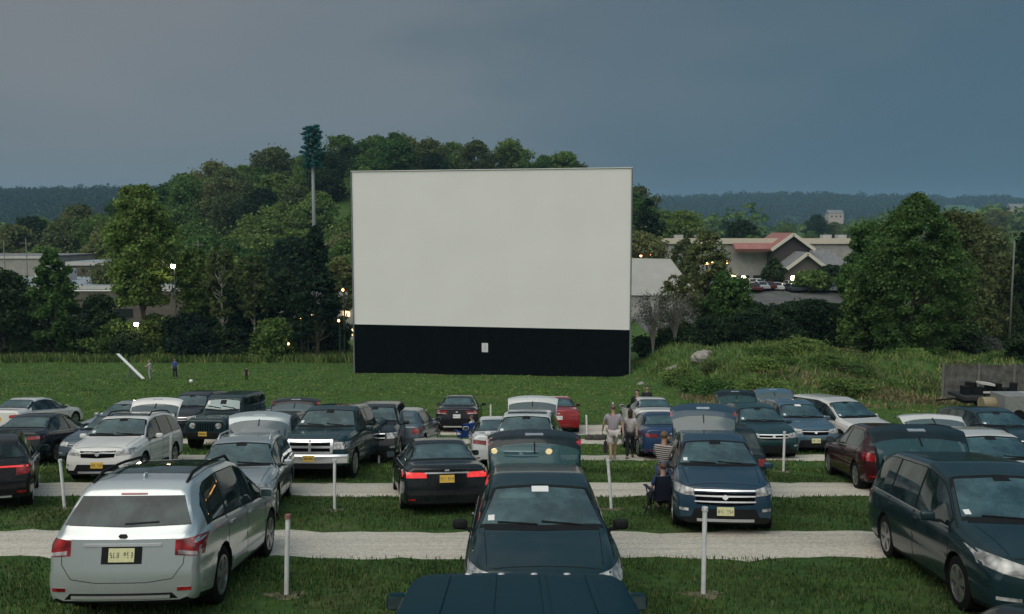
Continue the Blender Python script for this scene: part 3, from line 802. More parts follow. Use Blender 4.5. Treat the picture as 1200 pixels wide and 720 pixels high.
    def cabin(s):
        T = s.T; H = T['H']; c = T['cowl']; lining = cloth_in(s.o.get('cabin', (.15, .155, .15)))
        for sx in (-1, 1):
            mb = MB(); u = c + 1.28
            mb.box((sx * .37, s.Y(u), H * .49), (.48, .16, H * .34), 0, Matrix.Rotation(-.18, 3, 'X'), .86); mb.box((sx * .37, s.Y(u - .28), H * .30), (.5, .5, .14))
            mb.box((sx * .37, s.Y(u + .07), H * .735), (.26, .10, .17), 0, Matrix.Rotation(-.1, 3, 'X'), .85); mb.obj('front_seat', lining, s.root)
        if s.kind != 'x':
            mb = MB(); u = min(c + 2.2, T['L'] - (.95 if s.kind not in ('pickup',) else 2.2)); mb.box((0, s.Y(u), H * .47), (1.2, .16, H * .32), 0, Matrix.Rotation(-.2, 3, 'X'), .92)
            for x in (-.36, .36): mb.box((x, s.Y(u + .07), H * .70), (.24, .10, .13))
            mb.obj('rear_seat', lining, s.root)
        zc = float(s.bl(c + .1))
        mb = MB(); mb.box((0, s.Y(c + .42), zc - .10), (T['W'] - .34, .55, .22)); mb.obj('dashboard', M_TRIM, s.root)
        mb = MB(); n = 20; cx = .37 * (1 if True else -1); R_ = .185
        ring = [Vector((-cx, s.Y(c + .78), zc + .02)) + Matrix.Rotation(.45, 3, 'X') @ Vector((R_ * math.cos(2 * math.pi * i / n), 0, R_ * math.sin(2 * math.pi * i / n))) for i in range(n + 1)]
        mb.tube(ring, .016, 6); mb.obj('steering_wheel', M_TRIM, s.root)
        if s.o.get('shade'):
            mb = MB(); mb.box((.30, s.Y(T['wtop'] - .04), H - .22), (.5, .02, .14)); mb.obj('sun_visor', M_STICKER, s.root)
    def plate(s, ax, x, z, mat, w=.305, h=.155):
        if mat is None: return
        sx = 1
        v, f = s.patch(ax, [(x - w / 2, z - h / 2), (x + w / 2, z - h / 2)], [(x - w / 2, z + h / 2), (x + w / 2, z + h / 2)], 3, 2, .012)
        ps = [(v, f, 0)]
        for k in range(7):
            if k == 3: continue
            cx = x - .12 + k * .04
            for (a0, a1, b0, b1) in [q_ for i_, q_ in enumerate(((-.012, -.006, .0, .03), (-.012, -.006, -.03, .0), (.006, .012, .0, .03), (.006, .012, -.03, .0), (-.006, .006, .022, .03), (-.006, .006, -.004, .004), (-.006, .006, -.03, -.022))) if (int(abs(x * 10) + z * 977 + k * 37 + s.T['L'] * 61) * 2654435761 >> (i_ + 9)) & 1 or i_ == k % 7]:
                v, f = s.patch(ax, [(cx + a0, z + b0), (cx + a1, z + b0)], [(cx + a0, z + b1), (cx + a1, z + b1)], 1, 1, .015); ps.append((v, f, 1))
        s.part('licence_plate', [mat, M_INK], *ps)
    def q(s, ax, x0, x1, z0, z1, off=.006, nu=6, nv=2):
        return s.patch(ax, [(x0, z0), (x1, z0)], [(x0, z1), (x1, z1)], nu, nv, off)
    def front(s):
        o = s.o; Fr = dict(FRONTS[s.kind], **o.get('fr', {})); T = s.T
        hm = M_HEAD; lit = o.get('headmat') is M_HEADLIT
        if Fr['head']:
            x0, x1, a, b, c, d = Fr['head']
            for sx in (-1, 1):
                s.part('headlight', hm, s.patch('F', [(sx * x0, a), (sx * (x0 + x1) / 2, a * .55 + b * .45 - .01), (sx * x1, b)], [(sx * x0, c), (sx * (x0 + x1) / 2, (c + d) / 2 + .005), (sx * x1, d)], 9, 4, .006))
        if lit and Fr['head']:
            for sx in (-1, 1):
                xc = (x0 + x1) / 2 + .02; zc = (a + b + c + d) / 4; t_ = np.linspace(-1, 1, 7)
                s.part('lamp_bulb', M_HEADLIT, s.patch('F', [(sx * xc + .085 * q, zc - .065 * math.sqrt(max(0, 1 - q * q)) ) for q in t_], [(sx * xc + .085 * q, zc + .065 * math.sqrt(max(0, 1 - q * q)) + .001) for q in t_], 6, 3, .014))
        w, z0, z1 = Fr['grille']
        if s.kind == 'jeep':
            ps = []
            for k in range(7):
                x = -.27 + k * .09; ps.append(s.q('F', x - .022, x + .022, z0, z1 - .03, .006, 1, 3))
            s.part('grille', M_UNDER, *ps)
            for sx in (-1, 1):
                mb = MB(); n = 20; cx = sx * .48; zc = .90; v0, _ = s.q('F', cx - .01, cx + .01, zc - .01, zc + .01, .0, 1, 1); y = v0[0].y
                ring = [(cx + .105 * math.cos(t), y + .035, zc + .105 * math.sin(t)) for t in np.linspace(0, 2 * math.pi, n, endpoint=False)]
                rb = [(a_, y - .05, c_) for a_, _, c_ in ring]; mb.add(ring + rb + [(cx, y + .06, zc)], [tuple((i, (i + 1) % n, 2 * n)) for i in range(n)] + [(i, n + i, n + (i + 1) % n, (i + 1) % n) for i in range(n)])
                mb.obj('headlight', hm, s.root, True, 50)
            mb = MB(); y = T['L'] / 2 + .12
            mb.box((0, y, .60), (1.62, .18, .16)); mb.box((0, y + .0, .5), (1.1, .12, .1)); mb.obj('bumper', M_TRIM, s.root)
            for sx in (-1, 1):
                for ua in T['ax']:
                    mb = MB(); cy = s.Y(ua); R1 = T['r'] + .10; n = 12; vs = []; fs = []
                    for k in range(n + 1):
                        t = math.radians(8) + math.radians(164) * k / n
                        for (rr, xx) in ((R1, .70), (R1 + .05, .72), (R1 + .03, .95), (R1 - .03, .94)):
                            vs.append((sx * xx, cy + rr * math.cos(t), T['r'] + min(rr * math.sin(t), R1 * .93)))
                    for k in range(n):
                        for j in range(4): fs.append((k * 4 + j, k * 4 + (j + 1) % 4, (k + 1) * 4 + (j + 1) % 4, (k + 1) * 4 + j))
                    mb.add(vs, fs); mb.obj('fender_flare', M_TRIM, s.root)
        elif s.kind == 'pickup':
            s.part('grille', [M_UNDER, M_CHROME], (*s.q('F', -w, w, z0, z1, .006, 8, 3), 0),
                   *[(*s.q('F', -w, w, z - .03, z + .03, .04, 8, 1), 1) for z in (z0 + .01, (z0 + z1) / 2, z1 - .01)],
                   *[(*s.q('F', x - .035, x + .035, z0, z1, .045, 1, 4), 1) for x in (-w + .02, 0, w - .02)])
            mb = MB(); y = T['L'] / 2 + .04; n = 12; vs = []; fs = []
            for i in range(n + 1):
                x = -1 + 2 * i / n; yy = y - .14 * abs(x) ** 3
                for (dy, z) in ((-.12, .50), (.03, .52), (.06, .60), (.06, .70), (.02, .75), (-.12, .75)): vs.append((x * 1.0, yy + dy, z))
            for i in range(n):
                for j in range(6): fs.append((i * 6 + j, (i + 1) * 6 + j, (i + 1) * 6 + (j + 1) % 6, i * 6 + (j + 1) % 6))
            fs += [tuple(range(6)), tuple(n * 6 + j for j in range(5, -1, -1))]
            mb.add(vs, fs); mb.box((0, y - .0, .44), (1.3, .1, .12), 1); mb.obj('bumper', [M_CHROME, M_TRIM], s.root, True, 35)
        else:
            tz = (z1 - z0)
            lo = [(-w * .92, z0 + .02), (0, z0), (w * .92, z0 + .02)]; hi = [(-w, z1), (0, z1 - .01), (w, z1)]
            ps = [(*s.patch('F', lo, hi, 10, 3, .005), 0)]
            nb = o.get('bars', 2)
            for k in range(nb):
                zc = z0 + tz * (k + .5 + .2) / nb
                ps.append((*s.patch('F', [(-w * .98, zc - .012), (0, zc - .018), (w * .98, zc - .012)], [(-w * .98, zc + .012), (0, zc + .012), (w * .98, zc + .012)], 10, 1, .016), 1))
            s.part('grille', [M_UNDER, o.get('grillebar', M_CHROME)], *ps)
        e = o.get('emblem', True)
        if e and s.kind not in ('jeep', 'pickup'):
            z = (z0 + z1) / 2; s.part('emblem', M_CHROME, s.patch('F', [(-.05, z - .02), (0, z - .05), (.05, z - .02)], [(-.05, z + .02), (0, z + .05), (.05, z + .02)], 4, 2, .03))
        if Fr['low']:
            w2, a, b = Fr['low']; s.part('air_intake', M_TRIM, s.patch('F', [(-w2, a), (w2, a)], [(-w2 * .86, b), (w2 * .86, b)], 8, 2, .005))
            if o.get('skid'): s.part('skid_plate', M_SILVERTRIM, s.q('F', -w2 * .8, w2 * .8, T['zb'] + .05, T['zb'] + .10, .02, 8, 1))
        f = Fr['fog']
        for sx in (-1, 1): s.part('fog_light', M_HEAD, s.patch('F', [(sx * f[0], f[2]), (sx * f[1], f[2] + .01)], [(sx * f[0], f[3]), (sx * f[1], f[3] + .01)], 3, 1, .008))
        pz = o.get('fplz', {'pickup': .63, 'jeep': .62}.get(s.kind, (Fr['low'][1] + Fr['low'][2]) / 2 + .06 if Fr['low'] else .5))
        if s.kind in ('pickup', 'jeep'):
            if o.get('fplate'):
                mb = MB(); y = T['L'] / 2 + (.115 if s.kind == 'pickup' else .22); mb.box((0, y, pz + .02), (.305, .01, .155))
                for k in range(6): mb.box((-.1 + k * .04 + (.01 if k > 2 else 0), y + .007, pz + .02), (.022, .004, .06), 1)
                mb.obj('licence_plate', [o['fplate'], M_INK], s.root)
        else: s.plate('F', 0, pz, o.get('fplate'))
    def rear(s):
        R = REARS[s.kind]; o = s.o; T = s.T
        tm = o.get('tailmat', M_TAIL)
        x0, x1, a, b, c, d = R['tail']
        if o.get('tail'): x0, x1, a, b, c, d = o['tail']
        for sx in (-1, 1):
            ps = [(*s.patch('B', [(sx * x0, a), (sx * x1, b)], [(sx * x0, c), (sx * x1, d)], 7, 3, .008), 0)]
            if o.get('tailwhite'): ps.append((*s.patch('B', [(sx * (x0 + .04), a + .01), (sx * (x1 - .04), b + .01)], [(sx * (x0 + .04), a + .055), (sx * (x1 - .05), b + .05)], 6, 1, .011), 1))
            s.part('taillight', [tm, M_TAILW], *ps)
        w = T['W'] / 2
        if s.kind not in ('pickup', 'jeep'):
            z0, z1 = R['bump']
            s.part('rear_bumper', [M_TRIM, M_CHROME], (*s.patch('B', [(-w + .22, T['zb'] + .06), (w - .22, T['zb'] + .06)], [(-w + .34, z0 + .06), (w - .34, z0 + .06)], 10, 2, .006), 0),
                   *([(*s.q('B', -w + .36, w - .36, z0 + .0, z0 + .035, .02, 10, 1), 1)] if o.get('bchrome') else []))
            for sx in (-1, 1): s.part('reflector', M_TAIL, s.q('B', *sorted((sx * (w - .28), sx * (w - .12))), z0 + .08, z0 + .12, .008, 2, 1))
        else:
            mb = MB(); mb.box((0, -T['L'] / 2 - .06, .60), (T['W'] - .1, .14, .2)); mb.obj('rear_bumper', M_CHROME if s.kind == 'pickup' else M_TRIM, s.root)
        if o.get('strip'):
            z = o['strip']; s.part('trunk_trim', M_CHROME, s.q('B', -.46, .46, z, z + .03, .014, 8, 1))
        if o.get('ledbar'):
            s.part('light_bar', M_TAILLIT, s.q('B', -.8, .8, .88, .915, .012, 14, 1))
        pz = o.get('rplz', R['plate'])
        if s.kind != 'jeep' and not o.get('open'):
            s.part('plate_recess', M_TRIM, s.q('B', -.24, .24, pz - .10, pz + .10, .004, 4, 2)) if o.get('recess') else None
        s.plate('B', 0, pz, o.get('rplate', M_PLATE_Y) if not o.get('open') else None)
        if o.get('remblem', True) and s.kind not in ('jeep', 'pickup') and not o.get('open'):
            z = o.get('remz', pz + .17)
            s.part('emblem', o.get('embm', M_CHROME), s.patch('B', [(-.052, z), (-.035, z - .016), (.035, z - .016), (.052, z)], [(-.052, z + .004), (-.035, z + .02), (.035, z + .02), (.052, z + .004)], 6, 1, .016))
        if o.get('open'):
            a_, b_ = T['bw']; hz = float(s.zt(a_ - .1)) - .02; zl = .72
            wt_ = float(s.gw(a_)) - .0; wl_ = w - .10
            wm = w - .13
            nz_ = 14; rows_lo = [(-wl_, zl), (wl_, zl)]
            xs_ = [-1, -.95, -.8, -.5, 0, .5, .8, .95, 1]; lo = [(x * wl_ * .93, zl + .16 * abs(x) ** 4) for x in xs_]; hi = [(x * (wt_ + .03), hz - .03) for x in xs_]
            # black sheet painting the shade of a cargo space; body stays closed
            s.part('cargo_shade', M_CARGO_SHADE, s.patch('B', [(-wl_, zl), (wl_, zl)], [(-wt_, hz - .03), (wt_, hz - .03)], 10, 8, .003))
            zg = float(s.zt(b_)) + .02; j0 = max(1, int(round((zg - zl) / (hz - .03 - zl) * nz_))); hole = (1, 11, j0, nz_ - 1)
            def bow(z):
                return 1
            vs, fs, P3 = s.patch('B', lo, hi, 12, nz_, .006, thick=.05, hole=hole, raw=True)
            ang_t = math.radians(o.get('tilt', 25))
            hy = -T['L'] / 2 + (T['L'] - a_) + .02; hinge = Vector((0, hy, hz - .02))
            low = Vector((0, -T['L'] / 2, zl)) - hinge
            cur = math.atan2(low.z, -low.y)   # angle above the rearward horizontal
            rot = Matrix.Rotation(-(ang_t - cur), 3, 'X')
            tr = lambda p: rot @ (p - hinge) + hinge
            # rounder outline: pull corners in
            W = 13
            def rnd(i):
                if i < W * (nz_ + 1):
                    j, k = divmod(i, W); x = -1 + 2 * k / 12; t = j / nz_
                    return .035 * (x * x) * 1 + (0)
                return 0
            vs2 = []
            for i, p in enumerate(vs):
                p = tr(p)
                vs2.append(p)
            tg = s.part('tailgate', paint((.004, .012, .015), .1, .2) if o.get('dg') else s.pm, (vs2, fs))
            g = [tr(P3[j * W + i][0] + P3[j * W + i][1] * .002) for j in range(hole[2], hole[3] + 1) for i in range(hole[0], hole[1] + 1)]
            gw_ = hole[1] - hole[0] + 1; gh = hole[3] - hole[2] + 1
            gf = [(j * gw_ + i, j * gw_ + i + 1, (j + 1) * gw_ + i + 1, (j + 1) * gw_ + i) for j in range(gh - 1) for i in range(gw_ - 1)]
            gl = s.part('rear_window', M_CLEARD if o.get('dg') else M_CLEAR, (g, gf), parent=tg)
            mb = MB(); pc = P3[int(nz_ * .3) * W + 6][0]; mb.box((0, 0, 0), (.30, .02, .10)); 
            mb.v = [tuple(tr(pc + Vector(v))) for v in mb.v]; mb.obj('handle', M_CHROME, tg)
            mb = MB(); c1 = tr(P3[hole[2] * W + 6][0] + Vector((0, -.02, .0))); c2 = tr(P3[(hole[2] + 3) * W + 6][0] + Vector((0, -.02, 0)))
            mb.tube([c1, c2], .012, 5); mb.obj('wiper', M_TRIM, tg)
            if o.get('tgtail'):
                for sx, k in ((-1, 0), (1, 10)):
                    j = int(nz_ * .28); ps_ = [tr(P3[(j + q_) * W + k + r_][0] + P3[(j + q_) * W + k + r_][1] * .012) for q_ in (0, 2) for r_ in (0, 2)]
                    s.part('taillight', M_TAIL, (ps_, [(0, 1, 3, 2)]), parent=tg)
            for sx in (-1, 1):
                a1 = hinge + Vector((sx * (wt_ - .02), -.1, -.35)); b1 = tr(P3[6 * W + (12 if sx > 0 else 0)][0]) - Vector((sx * .04, 0, 0))
                mb = MB(); mb.tube([a1, (a1 + b1) / 2, b1], [.014, .014, .008], 6); mb.obj('gas_strut', M_TRIM, s.root)
    def wheels(s):
        T = s.T; r = T['r']; Wd = .225; key = (r, s.o.get('rimdark'))
        if key not in Car.wc:
            mb = MB(); n = 28; prof = [(-.5, .66), (-.5, .93), (-.42, 1.0), (.42, 1.0), (.5, .93), (.5, .66)]
            vs = [(Wd * a, r * b * math.cos(2 * math.pi * k / n), r * b * math.sin(2 * math.pi * k / n)) for a, b in prof for k in range(n)]
            fs = [(j * n + k, j * n + (k + 1) % n, (j + 1) * n + (k + 1) % n, (j + 1) * n + k) for j in range(len(prof) - 1) for k in range(n)]
            mb.add(vs, fs); tyre = mb.mesh('wheel', M_RUBBER, True, 40)
            mb = MB(); rr = r * .67
            ring = lambda x, q, m=n: [(x, q * math.cos(2 * math.pi * k / m), q * math.sin(2 * math.pi * k / m)) for k in range(m)]
            mb.add(ring(.0, rr), [tuple(range(n))], 1)
            vs = ring(.0, rr * 1.01) + ring(Wd * .5 + .004, rr * 1.02) + ring(Wd * .5 + .004, rr * .93) + ring(.0, rr * .9)
            mb.add(vs, [(j * n + k, j * n + (k + 1) % n, (j + 1) * n + (k + 1) % n, (j + 1) * n + k) for j in range(3) for k in range(n)], 0)
            for k in range(5):
                t = 2 * math.pi * k / 5 + .3
                for dt in (-.13, .13):
                    c, s_ = math.cos(t + dt), math.sin(t + dt); px, pz = -s_, c; x = Wd * .42
                    h, g = .020, .030
                    vs = [(x + .015, rr * .12 * c + px * h, rr * .12 * s_ + pz * h), (x + .015, rr * .12 * c - px * h, rr * .12 * s_ - pz * h), (x + .02, rr * .96 * c - px * g, rr * .96 * s_ - pz * g), (x + .02, rr * .96 * c + px * g, rr * .96 * s_ + pz * g)]
                    vs += [(v[0] - .04, v[1], v[2]) for v in vs]
                    mb.add(vs, [(0, 1, 2, 3), (0, 4, 5, 1), (1, 5, 6, 2), (2, 6, 7, 3), (3, 7, 4, 0)], 0)
            mb.add(ring(Wd * .46, rr * .2, 12) + [(Wd * .52, 0, 0)], [(i, (i + 1) % 12, 12) for i in range(12)], 0)
            rim = mb.mesh('rim', [M_TRIM if s.o.get('rimdark') else M_RIM, M_UNDER], False)
            Car.wc[key] = (tyre, rim)
        tyre, rim = Car.wc[key]
        for ua in T['ax']:
            for sx in (-1, 1):
                w = link('wheel', tyre, s.root); w.location = (sx * (T['W'] / 2 - .135), s.Y(ua) - 0.0, r)
                if sx < 0: w.rotation_euler = (0, 0, math.pi)
                link('rim', rim, w)
    wc = {}
    def details(s):
        T = s.T; o = s.o
        um = T['cowl'] + .52; z = float(s.bl(um)) + .10; w = float(s.hw(um))
        if o.get('mir'): um, z, dw = o['mir']; w -= dw
        big = 1.2 if s.kind in ('pickup',) else 1
        for sx in (-1, 1):
            mb = MB(); cx = sx * (w + .10 * big); cy = s.Y(um)
            mb.ball((0, 0, 0), 1, 0, 16, 10)
            mb.v = [tuple(c_ + r_ * math.copysign(abs(q_) ** .55, q_) for c_, r_, q_ in zip((cx, cy, z), (.098 * big, .045 * big, .066 * big), v)) for v in mb.v]
            mb.v = [(v[0], max(v[1], cy - .03), v[2]) for v in mb.v]
            mb.tube([(sx * (w - .06), cy + .02, z - .06), (cx - sx * .04, cy + .01, z - .05)], .022, 6, 1)
            m_ = mb.obj('side_mirror', [o.get('mirrormat', s.pm), M_TRIM], s.root, True, 40)
            mb = MB(); mb.box((cx, cy - .034, z), (.16 * big, .006, .10 * big)); mb.obj('mirror_glass', M_GLASS, m_)
        zh = .045
        for u in ([T['pil'][0] - .16, min(T['pil'][1], T['wend']) - .16] if s.kind != 'pickup' else [2.7, 3.65]):
            for sx, ax in ((1, 'R'), (-1, 'L')):
                zz = float(s.bl(u)) - .11; mb = MB(); h = s.patch(ax, [(s.Y(u) - .09, zz), (s.Y(u) + .09, zz)], [(s.Y(u) - .09, zz + .03), (s.Y(u) + .09, zz + .03)], 2, 1, .03)
                s.part('door_handle', o.get('handlemat', s.pm), h)
        if o.get('rails'):
            for sx in (-1, 1):
                pts = []; q = np.linspace(T['wtop'] + .22, T['wend'] - .05, 9)
                for i, u in enumerate(q): pts.append((sx * (float(s.gw(u)) - .09), s.Y(u), float(s.zt(u)) + (.045 if 0 < i < 8 else -.02)))
                mb = MB(); mb.tube(pts, .02, 6); mb.obj('roof_rail', o['rails'], s.root, True)
        if o.get('sunroof'):
            a, b = o['sunroof']; s.part('sunroof', M_GLASS, s.patch('T', [(-T['rh'] + .12, s.Y(b)), (T['rh'] - .12, s.Y(b))], [(-T['rh'] + .12, s.Y(a)), (T['rh'] - .12, s.Y(a))], 8, 8, .004))
        if o.get('antenna'):
            u = o['antenna']; mb = MB(); mb.ball((0, s.Y(u), float(s.zt(u)) + .01), (.025, .075, .05)); mb.obj('antenna', s.pm, s.root, True)
        if o.get('mould'):
            for sx, ax in ((1, 'R'), (-1, 'L')):
                zz = T['zb'] + .22; s.part('side_mould', M_SILVERTRIM, s.patch(ax, [(s.Y(3.15), zz), (s.Y(1.4), zz - .02)], [(s.Y(3.15), zz + .035), (s.Y(1.4), zz + .015)], 12, 1, .012))
        if o.get('spoiler'):
            a = T['bw'][0]
            s.part('brake_light', M_TAIL, s.q('B', -.16, .16, float(s.zt(a)) - .035, float(s.zt(a)) - .018, .008, 4, 1))
        if o.get('runboard'):
            for sx in (-1, 1):
                mb = MB(); mb.box((sx * (T['W'] / 2 - .02), s.Y(sum(T['ax']) / 2), T['zb'] + .02), (.12, 2.0, .06)); mb.obj('running_board', M_TRIM, s.root)

def place(car, face, px, d, yaw=0.0):
    """face 'F': the nose is towards the viewer, its middle at photo column px and depth d; 'R': the tail is"""
    T = car.T; L = T['L']
    a = math.radians(yaw)
    X = (px - 600) / F * d; Y = Yd(d)
    h = Vector((math.sin(a), math.cos(a), 0)) * (-1 if face == 'F' else 1)   # heading
    rx, ry = X, Y
    ctr = Vector((rx, ry, 0)) - h * (L / 2) if face == 'F' else Vector((rx, ry, 0)) + h * (L / 2)
    r_ = Vector((h.y, -h.x, 0))
    hb = 1.4
    zf = gz(*(ctr + h * hb).xy); zr = gz(*(ctr - h * hb).xy); zl = gz(*(ctr - r_ * .8).xy); zg = gz(*(ctr + r_ * .8).xy)
    fwd = Vector((h.x * 2 * hb, h.y * 2 * hb, zf - zr)).normalized()
    rt = Vector((r_.x * 1.6, r_.y * 1.6, zg - zl)).normalized()
    up = rt.cross(fwd).normalized(); rt = fwd.cross(up)
    M = Matrix((rt, fwd, up)).transposed()
    car.root.location = (ctr.x, ctr.y, (zf + zr) / 2 - .012)
    car.root.rotation_euler = M.to_euler()
    if car.sc != 1.0: car.root.scale = (car.sc,) * 3
    if car.o.get('tall'): car.root.scale = (1, 1, car.o['tall'])
    return car
# ------------------------------------------------------------------ the cars
NAVY = (.012, .030, .045); TEAL = (.004, .024, .030); BLACK = (.006, .009, .011); SILVER = (.56, .60, .60); WHITE = (.66, .65, .62)
G = "vehicles parked facing away from the screen"; G2 = "vehicles parked facing the screen"
def car(kind, color, name, label, cat, face, px, d, yaw=0, group=None, **o):
    return place(Car(kind, color, name, label, cat, group or (G if face == 'F' else G2), **o), face, px, d, yaw)
def rear_d(front_edge, L): return front_edge - L

# nearest rows
A = Car('boxsuv', (.003, .030, .046), "utility_vehicle", "navy utility vehicle at the bottom edge, its roof with small studs and both mirrors showing", "suv", G2, metal=.1, mir=(1.2, 1.31, .14), rough=.55)
A.T = dict(A.T)
place(A, 'R', 613, 2.95, 0)
mb = MB()
for k in range(4):
    mb = MB(); mb.ball((-.33 + k * .22, A.Y(A.T['wtop'] + .30), float(A.zt(A.T['wtop'] + .30)) + .0), (.026, .016, .010)); mb.obj('roof_stud', M_SILVERTRIM, A.root, True)  # plain silver studs in a row across the roof
for x in (-.46, -.16, .16, .46):
    s_ = A.part('roof_rib', A.pm, A.patch('T', [(x - .02, A.Y(4.3)), (x + .02, A.Y(4.3))], [(x - .02, A.Y(2.35)), (x + .02, A.Y(2.35))], 1, 16, .009))
car('suv', TEAL, "utility_vehicle", "dark teal utility vehicle nose to tail behind the navy one, its tailgate raised", "suv", 'F', 640, 9.2, 0, open=True, tilt=38, dg=True, tgtail=True, shade=True, sticker=True, imirror=M_STICKER, headmat=M_HEAD, mirrormat=M_TRIM)
car('suv', SILVER, "utility_vehicle", "silver utility vehicle with sunroof seen from behind at lower left", "suv", 'R', 138, 10.2, -3.0, metal=.6, rails=M_TRIM, sunroof=(2.15, 3.75),
    rplate=M_PLATE_N, tail=(.62, .91, .82, .80, .99, 1.02), tailwhite=True, rplz=.83, remz=1.03, bchrome=True, strip=.925, antenna=3.98, recess=True, mould=True, spoiler=True, embm=M_TRIM, mold=False, tall=1.05)
car('van', (.008, .026, .032), "minivan", "dark grey green minivan with raised tailgate at lower right", "minivan", 'F', 1268, 9.9, 7, open=True, tilt=36, dg=True, bars=2, skid=False, scale=1.0)
car('suv', (.006, .008, .010), "utility_vehicle", "black vehicle with only its roof corner showing in the bottom right corner", "car", 'R', 1937, 2.88, 0)
car('wagon', (.36, .40, .41), "station_wagon", "silver grey wagon with raised pale tailgate just beyond the silver utility vehicle", "car", 'F', 262, 16.4, -9, open=True, tilt=42, metal=.5, rails=M_SILVERTRIM, headmat=M_HEAD)
car('sedan', BLACK, "sedan", "black sedan with bright red tail lamps and chrome trunk strip in the middle row", "car", 'R', 524, 17.6, -11, tailmat=M_TAILLIT, strip=.885, rplz=.78, remz=.95, tail=(.42, .90, .80, .80, .91, .92), tailwhite=False)
car('suv', (.016, .045, .075), "utility_vehicle", "blue utility vehicle with wide chrome grille and raised tailgate right of the walking couple", "suv", 'F', 851, 15.6, 8, open=True, tilt=50, bars=3, fr=dict(grille=(.56, .56, .86), low=(.64, .30, .50), head=(.56, .89, .73, .77, .85, .92)), fplate=M_PLATE_N, skid=True, metal=.4, tgtail=True)
car('pickup', (.010, .034, .042), "pickup_truck", "dark green pickup truck with big chrome grille and orange plate", "pickup truck", 'F', 362, 22.6, 3, fplate=M_PLATE_Y, headmat=M_HEAD)
car('suv', WHITE, "utility_vehicle", "white utility vehicle with raised tailgate and black grille, in the left of the lot", "suv", 'F', 112, 22.4, -5, metal=0, rough=.3, open=True, tilt=36, rails=M_TRIM, sunroof=(2.2, 2.75), fplate=M_PLATE_Y, skid=True, clad=True, bars=1)
car('hatch', (.008, .008, .010), "hatchback", "black hatchback cut by the left edge with a glowing red light bar", "car", 'R', -24, 18.0, -27, ledbar=True, scale=1.08, bchrome=True)
car('sedan', (.008, .014, .018), "sedan", "dark sedan seen from behind beside the left edge, with a yellow plate", "car", 'R', 10, 25.8, -5, rplate=M_PLATE_Y, scale=1.04, tail=(.50, .88, .80, .82, .90, .90))
car('suv', (.55, .56, .54), "utility_vehicle", "big white utility vehicle with warm lit headlamps and raised tailgate in the middle", "suv", 'F', 611, 22.4, 5, metal=.05, open=True, tilt=34, headmat=M_HEADLIT, sunroof=(2.2, 2.7), scale=1.04, rails=None, fplate=M_PLATE_Y)
car('sedan', (.58, .60, .60), "sedan", "white sedan half hidden at the left of the big white utility vehicle with lit headlamps", "car", 'R', 588, 25.2, -4, metal=.05)
car('boxsuv', (.006, .022, .026), "utility_vehicle", "dark green utility vehicle parked close behind the right side of the blue one", "suv", 'R', 862, 19.8, -2, scale=.92, tail=(.70, .92, .80, .80, .98, .98))
car('hatch', (.036, .003, .005), "hatchback", "dark red hatchback with white plate behind the grey green minivan", "car", 'R', 1060, 20.6, 7, scale=1.06, rplate=M_PLATE_W, metal=.1, rplz=.62, remz=.95)
car('suv', (.56, .56, .54), "utility_vehicle", "white utility vehicle with raised tailgate at the right edge", "suv", 'F', 1222, 16.6, 3, metal=.05, open=True, tilt=24, rails=M_TRIM)
# far rows
car('jeep', (.010, .030, .036), "off_roader", "boxy dark off-roader with round headlamps and an orange plate", "suv", 'F', 240, 30.4, 4, fplate=M_PLATE_Y, mirrormat=M_TRIM)
car('suv', (.010, .010, .012), "utility_vehicle", "black utility vehicle with open tailgate showing over the silver grey wagon", "suv", 'F', 292, 22.8, 0, open=True, tilt=34, tgtail=True, scale=1.0)
car('boxsuv', (.008, .012, .015), "utility_vehicle", "black utility vehicle parked beyond the dark green pickup truck", "suv", 'F', 430, 26.5, -2, scale=.98)
car('hatch', (.11, .14, .17), "hatchback", "grey blue hatchback in front of the field right of the pickup truck", "car", 'R', 462, 29.0, 6, rearglass=M_SCREEN)
car('sedan', (.008, .010, .014), "sedan", "black sedan alone on the far gravel lane left of centre", "car", 'R', 535, 35.2, 0, rplate=M_PLATE_W, tail=(.40, .88, .78, .80, .92, .93), tailwhite=True, bchrome=True)
car('sedan', (.26, .008, .014), "sedan", "deep red sedan on the far lane right of the big white utility vehicle", "car", 'R', 655, 34.6, 0, metal=.1, rplate=M_PLATE_W)
car('sedan', (.60, .58, .56), "sedan", "white sedan right of the screen with two people standing at it", "car", 'R', 773, 34.2, -2, metal=.05, tailmat=M_TAIL)
car('sedan', (.016, .045, .115), "sedan", "royal blue sedan between the walking woman and the blue utility vehicle", "car", 'R', 788, 27.4, -3, metal=.3)
car('suv', (.010, .040, .046), "utility_vehicle", "dark teal utility vehicle with raised tailgate right of the person in orange", "suv", 'F', 908, 27.6, 0, open=True, tilt=38, dg=True)
car('suv', (.07, .13, .18), "utility_vehicle", "grey blue utility vehicle with blue raised tailgate and yellow plate", "suv", 'F', 957, 29.3, 0, metal=.3, fplate=M_PLATE_N, imirror=M_STICKER, bars=1, open=True, tilt=30, tgtail=True)
car('van', (.58, .57, .54), "minivan", "white minivan right of the grey blue utility vehicle", "minivan", 'F', 1033, 30.2, -16, metal=.05)
car('sedan', (.62, .61, .58), "sedan", "white sedan at the far left edge beyond the dark sedan", "car", 'R', -4, 34.0, 4, metal=.05)
car('sedan', (.36, .39, .40), "sedan", "silver sedan with wide windscreen beyond the left white utility vehicle", "car", 'F', 106, 31.6, 8, metal=.5)
car('hatch', (.07, .10, .13), "hatchback", "slate blue hatchback squeezed between the silver sedan and the left white utility vehicle", "car", 'F', 94, 26.0, 2, metal=.4)
car('suv', (.008, .012, .014), "utility_vehicle", "black utility vehicle between the left white one and the boxy off-roader", "suv", 'F', 204, 33.5, 0)
